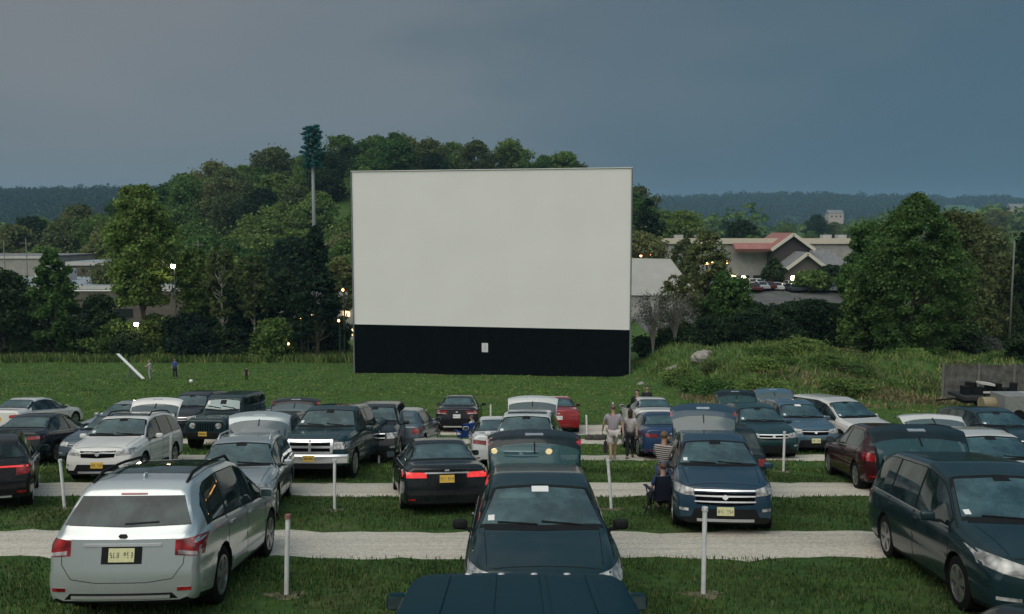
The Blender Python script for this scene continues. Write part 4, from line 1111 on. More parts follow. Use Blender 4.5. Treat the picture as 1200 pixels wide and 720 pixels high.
car('sedan', (.58, .55, .53), "sedan", "white sedan seen from behind between the off-roader and the pickup truck", "car", 'R', 324, 33.6, 2, metal=.05)
car('suv', (.012, .035, .042), "utility_vehicle", "dark teal utility vehicle at the right edge below the wooden fence", "suv", 'F', 1212, 25.4, 0)

def world_of(o, v): return o.matrix_world @ Vector(v)
bpy.context.view_layer.update()

def on_ground(px, d, dz=0):
    X = (px - 600) / F * d; Y = Yd(d); return Vector((X, Y, gz(X, Y) + dz))
# ------------------------------------------------------------------ screen
M_WHITE = simple("screen white paint", (.745, .735, .715), .8, var=.03, vscale=.22)
M_BLACKW = simple("screen black boards", (.0035, .0055, .006), .95, var=.3, vscale=1.5, spec=.04)
M_FRAME = simple("screen steel frame", (.16, .18, .19), .6, .2)
bl, br = P(414, 290, 82.0), P(739, 290, 77.2)
ax = Vector((br.x - bl.x, br.y - bl.y, 0)); W = ax.length; ax.normalize(); nrm = Vector((ax.y, -ax.x, 0))
if nrm.y > 0: nrm = -nrm
ztop = (P(414, 201, 82).z + P(739, 199, 77.2).z) / 2; zmid = (P(414, 380, 82).z + P(739, 389, 77.2).z) / 2
zlo = min(gz(bl.x, bl.y), gz(br.x, br.y)) - .6
mid = Vector(((bl.x + br.x) / 2, (bl.y + br.y) / 2, 0))
S = empty("drive_in_screen", (mid.x, mid.y, gz(mid.x, mid.y)), "giant white drive-in cinema screen on a black boarded base", "screen")
S.rotation_euler = (0, 0, math.atan2(ax.y, ax.x))
zz = S.location.z
mb = MB(); nr = 12; hh = (ztop - zmid) / nr
for j in range(nr):   # sheet panels, each with a real seam and its own slight set
    for i in range(6):
        pw = W / 6; c = (-W / 2 + pw * (i + .5), -.02 + .002 * math.sin(i * 2.3 + j * 1.7), zmid - zz + hh * (j + .5))
        mb.box(c, (pw - .0015, .06, hh - .0015))
mb.box((0, .05, (ztop + zmid) / 2 - zz), (W - .02, .06, ztop - zmid - .02))
mb.obj('screen_surface', M_WHITE, S)
mb = MB(); nb = 44
for i in range(nb):
    mb.box((-W / 2 + W / nb * (i + .5), -.02 + .01 * math.sin(i * 3.1), (zmid + zlo) / 2 - zz), (W / nb - .012, .05, zmid - zlo - .03))
mb.box((0, .05, (zmid + zlo) / 2 - zz), (W, .05, zmid - zlo - .03)); mb.obj('base_boards', M_BLACKW, S)
for x in (-W / 2 - .06, W / 2 + .06):
    mb = MB(); mb.box((x, .1, (ztop + zlo) / 2 - zz), (.10, .5, ztop - zlo)); mb.obj('edge_frame', M_FRAME, S)
mb = MB(); mb.box((0, .1, ztop - zz + .04), (W + .2, .5, .06)); mb.obj('edge_frame', M_WHITE, S)
for i in range(8):
    x = -W / 2 + W * (i + .5) / 8; mb = MB(); mb.box((x, .35, (ztop + zlo) / 2 - zz), (.22, .3, ztop - zlo - .4)); mb.tube([(x, .5, ztop - zz - 2), (x, 5.5, zlo - zz + 1)], .12, 6); mb.tube([(x, .5, zmid - zz), (x, 3.4, zlo - zz + 1)], .09, 6); mb.obj('back_brace', M_FRAME, S)
px_ = (573 - 414) / 325 * W - W / 2
sg = empty("notice_sign", (mid.x + ax.x * px_ + nrm.x * .07, mid.y + ax.y * px_ + nrm.y * .07, P(573, 409, 79.6).z), "small white notice on the black base of the screen", "sign")
sg.rotation_euler = S.rotation_euler
mb = MB(); mb.box((0, 0, 0), (.60, .03, .86)); mb.obj('board', simple("notice white", (.62, .63, .63), .6), sg)
mb = MB()
for k, (w_, z_) in enumerate([(.16, .2), (.26, .05), (.2, -.08), (.28, -.2)]): mb.box((.06, -.018, z_), (w_, .008, .035))
mb.obj('print', simple("notice print", (.33, .34, .34), .7), sg)

# ------------------------------------------------------------------ white marker posts
M_POST = simple("white painted pipe", (.66, .66, .66), .6, var=.14, vscale=9)
POSTS = [(335, 698, 11.68, 93, .05, .0), (824, 697, 11.72, 101, 0, 0), (392, 598, 18.39, 58, .02, 0), (717, 597, 18.5, 57, -.09, 0), (76, 596, 18.6, 56, -.05, 0), (199, 550, 25.2, 38, .07, 0), (918, 553, 24.8, 46, 0, 0),
         (444, 543, 26.8, 39, 0, 0), (494, 520, 32, 42, .12, 0), (575, 497, 36.5, 30, 0, 0), (688, 515, 33.6, 28, -.04, 0), (718, 490, 38.5, 27, 0, 0), (62, 470, 40, 18, 0, 0), (1047, 560, 23.5, 48, .02, 0), (1063, 503, 34, 20, .05, 0)]
where = ["leaning slightly beside the silver utility vehicle, nearest at the left", "in front of the blue utility vehicle, tallest in the picture", "in front of the pickup truck on the second row of grass", "leaning left between the teal utility vehicle and the couple", "leaning beside the nose of the left white utility vehicle", "by the rear wheel of the left white utility vehicle", "between the dark green utility vehicle and the grey blue one",
         "beside the rear of the pickup truck", "leaning right beyond the roof of the black sedan with lit tail lamps", "beyond the half hidden white sedan", "beyond the raised tailgate of the teal utility vehicle, by dark stones", "behind the head of the man in the striped shirt", "at the bonnet of the far left white sedan", "by the dark red hatchback", "on the dry grass left of the raised white tailgate"]
for (px, py, d, hpx, lean, _), w_ in zip(POSTS, where):
    p = on_ground(px, d); h = hpx * d / F; r0 = .032 if d < 20 else .036
    mb = MB(); mb.tube([(0, 0, -.15), (lean * h * .5, 0, h * .5), (lean * h, 0, h)], r0, 12)
    o = mb.obj("marker_post", M_POST, None, True, 50); o.location = p
    tag(o, "white post " + w_, "post", "white speaker posts between the parking bays")
    if d < 26:
        mb2 = MB(); mb2.tube([(lean * h, 0, h - .002), (lean * h, 0, h + .05)], [.045, .04], 10); mb2.obj('cap', simple("post cap", (.5, .5, .5), .7, var=.3, vscale=20) if px != 335 else simple("rusty post cap", (.22, .10, .08), .8), o)
        # bare earth ring at the foot
        bm = MB(); n = 18; vs = [(0, 0, .018)]
        for k_ in range(n):
            a = 2 * math.pi * k_ / n; rr = .20 * (1 + .3 * math.sin(3 * a + d) + .15 * math.sin(7 * a)); X, Y = p.x + rr * 1.4 * math.cos(a), p.y + rr * math.sin(a)
            vs.append((X - p.x, Y - p.y, gz(X, Y) - p.z + .006))
        bm.add(vs, [(0, 1 + k_, 1 + (k_ + 1) % n) for k_ in range(n)])
        e_ = bm.obj("bare_earth_patch", simple("bare earth", (.12, .11, .06), .95, var=.5, vscale=12), None, True); e_.location = p; e_['kind'] = 'structure'
# ------------------------------------------------------------------ trees
def leaf_mat(name, c0, c1, c2, scale=.5):
    m, n, l, b = new_mat(name)
    g = n.new('ShaderNodeNewGeometry'); r = n.new('ShaderNodeValToRGB'); l.new(g.outputs['Random Per Island'], r.inputs[0])
    r.color_ramp.elements.new(.5)
    for e, (p, c) in zip(r.color_ramp.elements, [(.05, c0), (.5, c1), (.97, c2)]): e.position = p; e.color = (*c, 1)
    t = n.new('ShaderNodeTexCoord'); z = n.new('ShaderNodeTexNoise'); z.inputs['Scale'].default_value = scale; z.inputs['Detail'].default_value = 3
    l.new(t.outputs['Object'], z.inputs['Vector'])
    oi = n.new('ShaderNodeObjectInfo')
    hv = n.new('ShaderNodeHueSaturation'); l.new(r.outputs[0], hv.inputs['Color'])
    mr = n.new('ShaderNodeMapRange'); l.new(z.outputs[0], mr.inputs[0]); mr.inputs[1].default_value = .3; mr.inputs[2].default_value = .7; mr.inputs[3].default_value = .65; mr.inputs[4].default_value = 1.3
    ml = n.new('ShaderNodeMath'); ml.operation = 'MULTIPLY'; l.new(mr.outputs[0], ml.inputs[0])
    m2 = n.new('ShaderNodeMapRange'); l.new(oi.outputs['Random'], m2.inputs[0]); m2.inputs[3].default_value = .72; m2.inputs[4].default_value = 1.3
    l.new(m2.outputs[0], ml.inputs[1]); l.new(ml.outputs[0], hv.inputs['Value'])
    m3 = n.new('ShaderNodeMapRange'); l.new(oi.outputs['Random'], m3.inputs[0]); m3.inputs[3].default_value = .525; m3.inputs[4].default_value = .475
    l.new(m3.outputs[0], hv.inputs['Hue'])
    l.new(hv.outputs[0], b.inputs['Base Color']); b.inputs['Roughness'].default_value = .8; b.inputs['Specular IOR Level'].default_value = .2
    tl = n.new('ShaderNodeBsdfTranslucent'); l.new(hv.outputs[0], tl.inputs[0]); mx = n.new('ShaderNodeMixShader'); mx.inputs[0].default_value = .42
    out = [x for x in n if x.type == 'OUTPUT_MATERIAL'][0]; l.new(b.outputs[0], mx.inputs[1]); l.new(tl.outputs[0], mx.inputs[2]); l.new(mx.outputs[0], out.inputs[0])
    return m
L_MID = leaf_mat("leaves mid green", (.046, .100, .026), (.098, .175, .044), (.165, .25, .068))
L_LIGHT = leaf_mat("leaves fresh green", (.058, .125, .028), (.115, .205, .048), (.175, .275, .080))
L_DARK = leaf_mat("leaves dark green", (.013, .032, .015), (.028, .058, .024), (.052, .088, .034))
L_OLIVE = leaf_mat("leaves olive", (.070, .098, .038), (.125, .158, .058), (.19, .21, .085))
L_PINE = leaf_mat("pine needles", (.008, .022, .014), (.015, .036, .021), (.028, .055, .030))
L_GREY = leaf_mat("grey willow leaves", (.05, .058, .045), (.10, .11, .09), (.17, .175, .15))
L_FAKE = leaf_mat("artificial needles", (.012, .075, .080), (.022, .115, .118), (.035, .15, .15))
M_BARK = simple("bark", (.085, .072, .055), .9, var=.35, vscale=4)
M_PALEBARK = simple("pale bark", (.26, .25, .21), .85, var=.3, vscale=3)

def leaves(centres, rads, n_leaf, size, rng, flat=.0, shell=.55, fuzz=.25):
    """leaf sized faces spread through a set of clumps"""
    centres = np.asarray(centres, float); rads = np.asarray(rads, float)
    w = rads[:, 0] * rads[:, 1] * rads[:, 2]; w = w ** .67; k = rng.choice(len(centres), n_leaf, p=w / w.sum())
    d = rng.normal(size=(n_leaf, 3)); d /= np.linalg.norm(d, axis=1)[:, None]
    rr = shell + (1 - shell) * rng.uniform(0, 1, n_leaf) ** .6; rr *= rng.uniform(.75, 1.18, n_leaf) * np.where(rng.uniform(0, 1, n_leaf) < fuzz, rng.uniform(1, 1.7, n_leaf), 1)
    p = centres[k] + d * rads[k] * rr[:, None]
    nrm_ = d + rng.normal(0, .8, (n_leaf, 3)) + np.array([0, 0, .35]); nrm_ /= np.linalg.norm(nrm_, axis=1)[:, None]
    t = np.cross(nrm_, rng.normal(size=(n_leaf, 3))); t /= np.linalg.norm(t, axis=1)[:, None]; b = np.cross(nrm_, t)
    s = size * rng.uniform(.55, 1.35, n_leaf)[:, None]
    v = np.stack([p - t * s - b * s * .6, p + t * s - b * s * .75, p + t * s * .8 + b * s * .7, p - t * s * .9 + b * s * .6], 1).reshape(-1, 3)
    return v, np.arange(4 * n_leaf).reshape(n_leaf, 4)

class TreeKind:
    """a tree mesh pair of unit height 1, trunk base at the origin; built per kind and copied"""
    cache = {}
def tree_meshes(key, h, rx, seed, n_clump, n_leaf, size, mat, crown_lo=.28, shape='round', bark=None, crad=.30, fill=.55):
    rng = np.random.default_rng(seed)
    cz0 = h * crown_lo; cs = []; rs = []
    for i in range(n_clump):
        u = rng.uniform(0, 1); z = cz0 + (h - cz0) * u
        if shape == 'round': prof = math.sqrt(max(0, 1 - (2 * u - .9) ** 2 / 1.25))
        elif shape == 'oval': prof = math.sin(math.pi * min(1, u * .86 + .14)) ** .7
        elif shape == 'spread': prof = math.sqrt(max(0, 1 - u)) * min(1, .55 + u * 1.8)
        elif shape == 'cone': prof = (1 - u) ** .85 + .05
        else: prof = 1 - .35 * u
        a = rng.uniform(0, 2 * math.pi); q = rx * prof * (rng.uniform(.25, 1) ** .6) * .82
        c = rx * crad * rng.uniform(.65, 1.25) * (.6 + .4 * prof)
        cs.append((q * math.cos(a), q * math.sin(a), min(z, h - c * .6))); 
        rs.append((c * 1.1, c * 1.1, c * (.8 if shape != 'cone' else .45)))
    n2 = int(n_leaf * .3)
    for i in range(n_clump if n_clump < 30 else 0):   # small twig sprays between the main clumps
        for q in range(3):
            b_ = cs[i]; a = rng.normal(0, 1, 3); a /= np.linalg.norm(a); k = rs[i][0] * rng.uniform(.8, 1.35); c = rs[i][0] * rng.uniform(.22, .48)
            cs.append((b_[0] + a[0] * k, b_[1] + a[1] * k, min(h, b_[2] + a[2] * k * .8))); rs.append((c, c, c * .8))
    v, f = leaves(cs, rs, n_leaf, size, rng, shell=.2)
    # leaves spread through the whole envelope, thinned where a coarse noise leaves gaps
    m_ = int(n_leaf * fill); U = rng.uniform(0, 1, m_ * 2)
    pr = {'round': np.sqrt(np.clip(1 - (2 * U - .9) ** 2 / 1.25, 0, 1)), 'oval': np.sin(np.pi * np.minimum(1, U * .86 + .14)) ** .7, 'spread': np.sqrt(1 - U) * np.minimum(1, .55 + U * 1.8), 'cone': (1 - U) ** .85 + .05}.get(shape, 1 - .35 * U)
    A_ = rng.uniform(0, 6.283, m_ * 2); Q = rx * pr * .98 * rng.uniform(.15, 1, m_ * 2) ** .5 * (.84 + .16 * np.sin(A_ * 3 + U * 7 + seed) + .12 * np.sin(A_ * 5 - U * 13 + seed * 2) + rng.normal(0, .06, m_ * 2))
    px_, py_, pz_ = Q * np.cos(A_), Q * np.sin(A_), cz0 + (h - cz0) * U
    g_ = np.sin(px_ * 4.2 / rx + seed) + np.sin(py_ * 4.7 / rx + 2 * seed) + np.sin(pz_ * 11 / h + seed) + .8 * np.sin(px_ * 9 / rx + pz_ * 20 / h)
    k_ = g_ > rng.normal(.0, .45, m_ * 2)
    cc = np.stack([px_, py_, pz_], 1)[k_]
    if len(cc):
        v2, f2 = leaves(cc, np.full((len(cc), 3), rx * .07), len(cc), size, rng); f2 = f2 + len(v); v = np.concatenate([v, v2]); f = np.concatenate([f, f2])
    crown = fast_mesh("crown", v, f, [mat])
    mb = MB(); tr = max(.05, h * .018); lean = rng.normal(0, .02, 2)
    top = h * (.72 if shape != 'cone' else .93)
    tp = [(lean[0] * z + .015 * h * math.sin(z / h * 5 + seed), lean[1] * z, z) for z in np.linspace(-.4, top, 8)]
    mb.tube(tp, [tr * (1.25 if i == 0 else 1 - .78 * i / 7) for i in range(8)], 7)
    for i in sorted(range(n_clump), key=lambda i: -rs[i][0])[:min(n_clump, 16)]:
        c = cs[i]; z0 = min(max(cz0 * .7, c[2] - rx * .7), top * .95); k = (z0 + .4) / (top + .4) * 7; a_ = tp[min(7, int(k))]
        a = Vector((a_[0], a_[1], z0)); b = Vector(c); m_ = a.lerp(b, .5) + Vector((0, 0, -.04 * h * .5))
        mb.tube([a, m_, b], [tr * .42, tr * .28, tr * .1], 5)
    trunk = mb.mesh("trunk", bark or M_BARK, True)
    return crown, trunk
def tree(name, label, cat, px, d, meshes, h=1.0, group=None, rot=None, XY=None, wide=1.0, sink=0):
    if XY is None:
        X = (px - 600) / F * d; Y = d * CP + .0
        Y = Y + d * (360 - float(np.interp(d, [t[0] for t in TAB], [t[1] for t in TAB]))) / F * SP
    else: X, Y = XY
    r = empty(name, (X, Y, gz(X, Y) - sink), label, cat, group)
    r.rotation_euler = (0, 0, rot if rot is not None else random.uniform(0, 6.28)); r.scale = (h * wide, h * wide, h)
    link('trunk', meshes[1], r); link('crown', meshes[0], r)
    return r
random.seed(5)
def top_h(py, d, base=None):
    """height of something whose top is seen at photo row py, standing on the ground at depth d"""
    Y = d * CP - d * .06 * SP
    return P(600, py, d).z
def hgt(px, py, d):
    X = (px - 600) / F * d; Y = d * CP + d * (360 - float(np.interp(d, [t[0] for t in TAB], [t[1] for t in TAB]))) / F * SP
    return P(px, py, d).z - gz(X, Y)

# the wooded hill: every crown a tree of its own, copied from nine kinds
hill_kinds = [("broadleaf_tree", tree_meshes('h%d' % i, 13 + (i % 3), 6.9 - (i % 2) * .6, 40 + i, 26, 6500, .27, [L_MID, L_LIGHT, L_OLIVE, L_MID, L_MID, L_LIGHT, L_MID, L_OLIVE, L_DARK][i], .04, 'round' if i % 3 else 'oval', crad=.36)) for i in range(9)]
hr = np.random.default_rng(8); spots = []
tries = 0
while len(spots) < 165 and tries < 60000:
    tries += 1
    Y = hr.uniform(150, 372); X = hr.uniform(-.64, .30) * Y
    e = float(ridge(X, Y, [-190, -145, -110, -85, -58, -35, 0, 25, 40, 52, 80], [0, 24, 35, 41, 47, 48, 43, 38, 30, 8, 0], 340, 95, 220))
    if X < -72 and Y < 215: continue
    if X > 25 and Y < 240: continue
    if e < 1.0 and Y < 230: continue
    if X > -18 and X < 28 * Y / 200 and Y < 325: continue      # wholly hidden by the screen
    mn = 8.4 + Y * .014
    if any((X - a) ** 2 + (Y - b) ** 2 < mn * mn for a, b in spots): continue
    spots.append((X, Y))
hl = ["broad tree on the wooded hill behind the screen", "fresh green tree on the wooded hill", "olive tree on the wooded hill", "tall oval tree on the wooded hill", "dark tree on the wooded hill"]
kl = {0: "mid green oval tree", 1: "fresh green round tree", 2: "olive green round tree", 3: "mid green oval tree", 4: "mid green oval tree", 5: "fresh green round tree", 6: "mid green oval tree", 7: "olive green round tree", 8: "dark green round tree"}
gk = {"mid green oval tree": "mid green trees on the wooded hill", "fresh green round tree": "fresh green trees on the wooded hill", "olive green round tree": "olive trees on the wooded hill", "dark green round tree": "dark trees on the wooded hill"}
for X, Y in spots:
    i = hr.integers(0, 9)
    if Y > 330 and hr.uniform() < .5: i = [1, 5, 0][hr.integers(0, 3)]
    s = hr.uniform(.85, 1.25)
    t = tree(hill_kinds[i][0], kl[i] + " in the wood covering the hill behind the screen", "tree", 0, 0, hill_kinds[i][1], s, gk[kl[i]], XY=(X, Y), wide=hr.uniform(.9, 1.1), sink=.5)

# hedgerow trees left of the screen
def lone(name, label, px, d, ytop, wpx, mat, seed, shape='round', lo=.2, ncl=40, nl=15000, size=.17, bark=None, crad=.26, cat="tree", group=None):
    h = hgt(px, ytop, d); rx = wpx * d / F / 2
    return tree(name, label, cat, px, d, tree_meshes(name, h, rx, seed, int(ncl * 1.7), int(nl * 1.1), size, mat, lo, shape, bark, crad * .74, fill=.10 if 'slim' in name or 'pine' in name else .28), 1, group)
lone("tall_tree", "tall fresh green tree rising above the left warehouse roof", 171, 100, 220, 96, L_LIGHT, 1, 'round', .32, 60, 20000, .15, None, .22)
lone("broadleaf_tree", "rounded dark green tree in front of the left warehouse", 66, 98, 294, 62, L_MID, 2, 'oval', .15, 34, 13000, .16)
lone("broadleaf_tree", "dark tree cut by the left edge of the picture", 6, 98, 318, 86, L_DARK, 3, 'round', .1, 34, 14000, .17)
lone("pine_tree", "dark pine with ragged branches left of the screen", 372, 97, 266, 76, L_PINE, 4, 'cone', .2, 60, 15000, .15, None, .26)
lone("slim_tree", "slim tree with a pale forked trunk between the far lamp and the pine", 262, 97, 288, 44, L_OLIVE, 5, 'round', .42, 20, 5200, .14, M_PALEBARK, .28)
lone("slim_tree", "slim leaning pale trunked tree just left of the pine", 300, 98, 300, 52, L_OLIVE, 6, 'round', .45, 20, 5600, .14, M_PALEBARK, .28)
lone("broadleaf_tree", "mid green tree standing right of the warehouse wall lamp", 232, 103, 292, 60, L_MID, 7, 'round', .2, 30, 8000, .17)
lone("broadleaf_tree", "olive tree between the pine and the edge of the screen", 402, 108, 300, 42, L_OLIVE, 9, 'round', .45, 16, 2200, .15)
lone("broadleaf_tree", "dark tree below the warehouse eaves, left of the tall tree", 118, 99, 346, 60, L_DARK, 10, 'round', .1, 26, 9000, .16)
lone("broadleaf_tree", "dark low tree under the pale forked trunk", 284, 104, 330, 80, L_DARK, 12, 'round', .1, 30, 9000, .17)
lone("broadleaf_tree", "dark spreading tree behind the pine trunk", 338, 105, 318, 62, L_DARK, 13, 'round', .15, 28, 8000, .17)
# undergrowth at their feet
und = [tree_meshes('u%d' % i, 4.6, 2.8, 70 + i, 16, 4200, .15, [L_DARK, L_DARK, L_PINE, L_MID][i], .02, 'round', crad=.4) for i in range(4)]  # dark leaf colours paint in the shade under the dense trees
ur = np.random.default_rng(21)
for i in range(30):
    px = -6 + i * 14.3 + ur.normal(0, 3); 
    if 150 < px < 168 or 340 < px < 408 and i % 3: continue
    dd = 99 + ur.uniform(-2.5, 5); k = int(ur.integers(0, 4)); 
    tree("shrub", ["dark green shrub", "dark green shrub", "black green shrub", "mid green shrub"][k] + " in the thicket at the foot of the left trees", "shrub", px, dd, und[k], ur.uniform(.65, 1.15), "shrubs in the left thicket: " + ["dark", "dark", "black green", "mid green"][k])
# right side
lone("big_tree", "big spreading green tree on the bank at right", 1066, 74, 231, 138, L_MID, 14, 'oval', .05, 110, 52000, .10, None, .15)
lone("broadleaf_tree", "fresh green crown rising just right of the big bank tree", 1108, 80, 250, 72, L_OLIVE, 66, 'round', .12, 46, 15000, .12, None, .2)
lone("broadleaf_tree", "small fresh tree at the left foot of the big bank tree", 1008, 79, 318, 60, L_MID, 67, 'round', .05, 34, 11000, .13)
lone("broadleaf_tree", "fresh green tree behind the left side of the big bank tree", 1012, 92, 262, 70, L_LIGHT, 15, 'round', .2, 34, 9000, .16)
lone("broadleaf_tree", "olive tree behind the right side of the big bank tree", 1130, 92, 252, 70, L_OLIVE, 16, 'round', .2, 34, 9500, .16)
lone("broadleaf_tree", "round olive bush tree near the right edge", 1168, 104, 298, 60, L_OLIVE, 17, 'round', .15, 30, 7000, .17)
lone("broadleaf_tree", "dark tree cut by the right edge with a bare pole before it", 1206, 98, 246, 48, L_DARK, 18, 'oval', .3, 30, 8000, .17)
lone("shrub", "black green bush in the lower corner at the right edge above the fence", 1196, 62, 392, 46, L_DARK, 19, 'round', .03, 22, 8000, .09, cat="shrub")
lone("round_tree", "small round dark tree standing in the car park before the red gable", 905, 150, 303, 30, L_DARK, 20, 'oval', .12, 26, 6000, .2)
lone("round_tree", "dark tree before the grey roof of the shopping centre", 974, 152, 312, 46, L_DARK, 22, 'round', .12, 26, 6000, .2)
lone("broadleaf_tree", "tall loose olive tree right of the screen, before the pale tent roof", 826, 92, 272, 62, L_OLIVE, 23, 'round', .25, 34, 4200, .14)
lone("broadleaf_tree", "bushy mid green tree right of the tent roof", 852, 88, 318, 66, L_MID, 24, 'round', .08, 30, 8500, .15)
lone("broadleaf_tree", "dark tree rising just beyond the right edge of the screen", 757, 185, 234, 46, L_DARK, 25, 'oval', .1, 30, 6000, .26)
for i, (px, d, yt, w) in enumerate([(766, 84, 396, 50), (800, 83, 384, 56), (842, 84, 372, 64), (882, 83, 366, 62), (918, 84, 360, 62), (952, 83, 352, 60), (986, 84, 356, 60), (1012, 80, 376, 56), (1120, 78, 378, 60), (1150, 84, 396, 46)]):
    lone("shrub", ["dark shrub at the right foot of the screen", "dark shrub, second to the right of the screen", "dark tangled shrub below the loose olive tree", "dark hedge shrub below the far left lamp of the car park", "dark hedge shrub straight below the small round tree", "dark hedge shrub below the red gable", "dark hedge shrub below the grey roof", "dark shrub tucked left under the big bank tree", "dark shrub tucked right under the big bank tree", "low dark shrub right of the big bank tree"][i],
         px, d, yt, w * 1.15, L_DARK if i != 9 else L_GREY, 30 + i, 'round', .02, 24, 9500, .11, crad=.34, cat="shrub")
# second, higher line of dark hedge before the car park
for i in range(13):
    tree("shrub", "dark green shrub in the tall hedge before the car park", "shrub", 838 + i * 15, 108 + (i % 3) * 4, und[i % 3], ur.uniform(1.0, 1.3), "shrubs of the tall dark hedge")
br_ = np.random.default_rng(31)
scr = [tree_meshes('scrub%d' % i, 1.1, 1.5, 170 + i, 14, 2600, .055, [L_MID, L_OLIVE, L_LIGHT][i], .0, 'round', crad=.4) for i in range(3)]
for i in range(42):
    X, Y = br_.uniform(12, 42), br_.uniform(53, 67)
    if .50 < X / Y < .70 and Y < 57: continue
    if bank_z(X, Y) < .4: continue
    tree("shrub", ["mid green", "olive", "fresh green"][i % 3] + " low scrub among the tall weeds of the bank", "shrub", 0, 0, scr[i % 3], br_.uniform(.35, .85), ["mid green", "olive", "fresh green"][i % 3] + " low scrub on the bank", XY=(X, Y), wide=1.5, sink=.15)
for i in range(24):
    Y = br_.uniform(108, 250); X = br_.uniform(.40, .66) * Y; k = int(br_.integers(0, 9))
    tree("broadleaf_tree", kl[k] + " in the belt right of the big bank tree", "tree", 0, 0, hill_kinds[k][1], br_.uniform(.6, .85), kl[k].replace(" tree", " trees") + " right of the bank tree", XY=(X, Y), sink=.5)
# bare arching willow stems right of the screen
wr = np.random.default_rng(3)
for k, (px, d, lab) in enumerate([(766, 80, "pale bare willow with arching stems touching the screen edge"), (792, 81, "pale bare willow with arching stems, a step right of the screen")]):
    h = hgt(px, 340, d); X = (px - 600) / F * d; Y = d * CP
    r_ = empty("willow", (X, Y, gz(X, Y)), lab, "shrub"); mb = MB(); ends = []
    for i in range(60):
        a = wr.uniform(0, 6.28); R_ = wr.uniform(.8, 2.7); hh = h * wr.uniform(.55, 1)
        pts = [(R_ * t ** 1.7 * math.cos(a), R_ * t ** 1.7 * math.sin(a), hh * math.sin(t * 2.1) / 1.0 * .98) for t in np.linspace(0, 1, 6)]
        mb.tube(pts, [.035, .028, .022, .018, .012, .008], 4); ends.append(pts[4]); ends.append(pts[5])
    mb.obj('stems', simple("willow stem", (.22, .21, .18), .9), r_)
    v, f = leaves(ends, [(.35, .35, .45)] * len(ends), 1500, .06, wr); link('crown', fast_mesh('crown', v, f, [L_GREY]), r_)

# mid distance trees right: beyond the shopping centre
fr = np.random.default_rng(17); sp2 = []
tries = 0
while len(sp2) < 58 and tries < 20000:
    tries += 1
    Y = fr.uniform(330, 600); X = fr.uniform(.14, .66) * Y
    if any((X - a) ** 2 + (Y - b) ** 2 < 13 ** 2 for a, b in sp2): continue
    sp2.append((X, Y))
for X, Y in sp2:
    i = int(fr.integers(0, 9)); tree("broadleaf_tree", kl[i] + " on the rise beyond the shopping centre", "tree", 0, 0, hill_kinds[i][1], fr.uniform(.7, 1.15), kl[i].replace(" tree", " trees") + " beyond the shopping centre", XY=(X, Y), sink=.5)
# and left: low trees between the warehouse and the blue hills
sp3 = []; tries = 0
while len(sp3) < 34 and tries < 20000:
    tries += 1
    Y = fr.uniform(255, 560); X = fr.uniform(-.66, -.36) * Y
    if any((X - a) ** 2 + (Y - b) ** 2 < 14 ** 2 for a, b in sp3 + spots): continue
    sp3.append((X, Y))
for X, Y in sp3:
    i = int(fr.integers(0, 9)); tree("broadleaf_tree", kl[i] + " beyond the left warehouse", "tree", 0, 0, hill_kinds[i][1], fr.uniform(.7, 1.05), kl[i].replace(" tree", " trees") + " beyond the warehouse", XY=(X, Y), sink=.5)

# far woods that read as one mass
def far_wood(name, label, x0, x1, y0, y1, n, rad, mat, seed, keep=None, leaf=2.2, nl=60000):
    rng = np.random.default_rng(seed); X = rng.uniform(x0, x1, n); Y = rng.uniform(y0, y1, n)
    if keep is not None: k = keep(X, Y); X, Y = X[k], Y[k]
    Z = ground(X, Y); R_ = rad * rng.uniform(.6, 1.25, len(X))
    v, f = leaves(np.stack([X, Y, Z + R_ * .7], 1), np.stack([R_, R_, R_ * rng.uniform(.7, 1.2, len(X))], 1), nl, leaf, rng, shell=.85, fuzz=0)
    return tag(link(name, fast_mesh(name, v, f, [mat])), label, 'wood', kind='stuff')
far_wood("far_wood", "distant wooded ridge on the left skyline", -1250, -250, 1150, 1750, 2600, 11, L_DARK, 1, leaf=2.0, nl=120000)
far_wood("far_wood", "woods on the valley floor behind the left trees", -600, -150, 560, 1100, 1500, 8, L_MID, 2, leaf=2.2, nl=60000)
far_wood("far_wood", "distant wooded hills on the right skyline", 150, 2000, 2050, 3050, 3600, 17, L_DARK, 3, keep=lambda X, Y: ~((X / Y > .50) & (np.sin(X / 90) > -.2)) & (np.sin(X / 130 + Y / 210) + np.sin(Y / 95) > -1.1), leaf=3.2, nl=160000)
far_wood("far_wood", "woods across the valley behind the shopping centre", 60, 1100, 620, 1900, 3400, 10, L_MID, 4, keep=lambda X, Y: np.sin(X / 60 + 1) + np.sin(Y / 80 + X / 150) > -.45, leaf=2.2, nl=130000)

# ------------------------------------------------------------------ cell tower dressed as a pine
d = 175; X = (370 - 600) / F * d; Y = d * CP; zb = gz(X, Y); zt_ = P(370, 149, d).z
t = empty("pine_cell_tower", (X, Y, zb), "tall mast disguised as a blue green pine rising above the hill trees", "mast")
H = zt_ - zb; mb = MB(); mb.tube([(0, 0, -.5), (0, 0, H * .97)], [.42, .30], 12); mb.obj('pole', simple("galvanised pole", (.22, .24, .24), .6), t, True)
rng = np.random.default_rng(2); cs = []; rs = []
hc = 58 * d / F * .82
mb = MB()
for i in range(62):
    u = i / 61; z = H - .5 - hc * u; a = i * 2.4; L_ = (1.25 + .75 * math.sin(min(1, u * 1.35) * math.pi * .62)) * (.9 + .25 * math.sin(i * 1.7)); 
    e = (L_ * math.cos(a), L_ * math.sin(a), z + .3); mb.tube([(0, 0, z), e], [.05, .02], 4)
    for q in (.45, .75, 1): cs.append((e[0] * q, e[1] * q, z + .3 * q)); rs.append((.42, .42, .26))
mb.obj('branch', M_BARK, t)
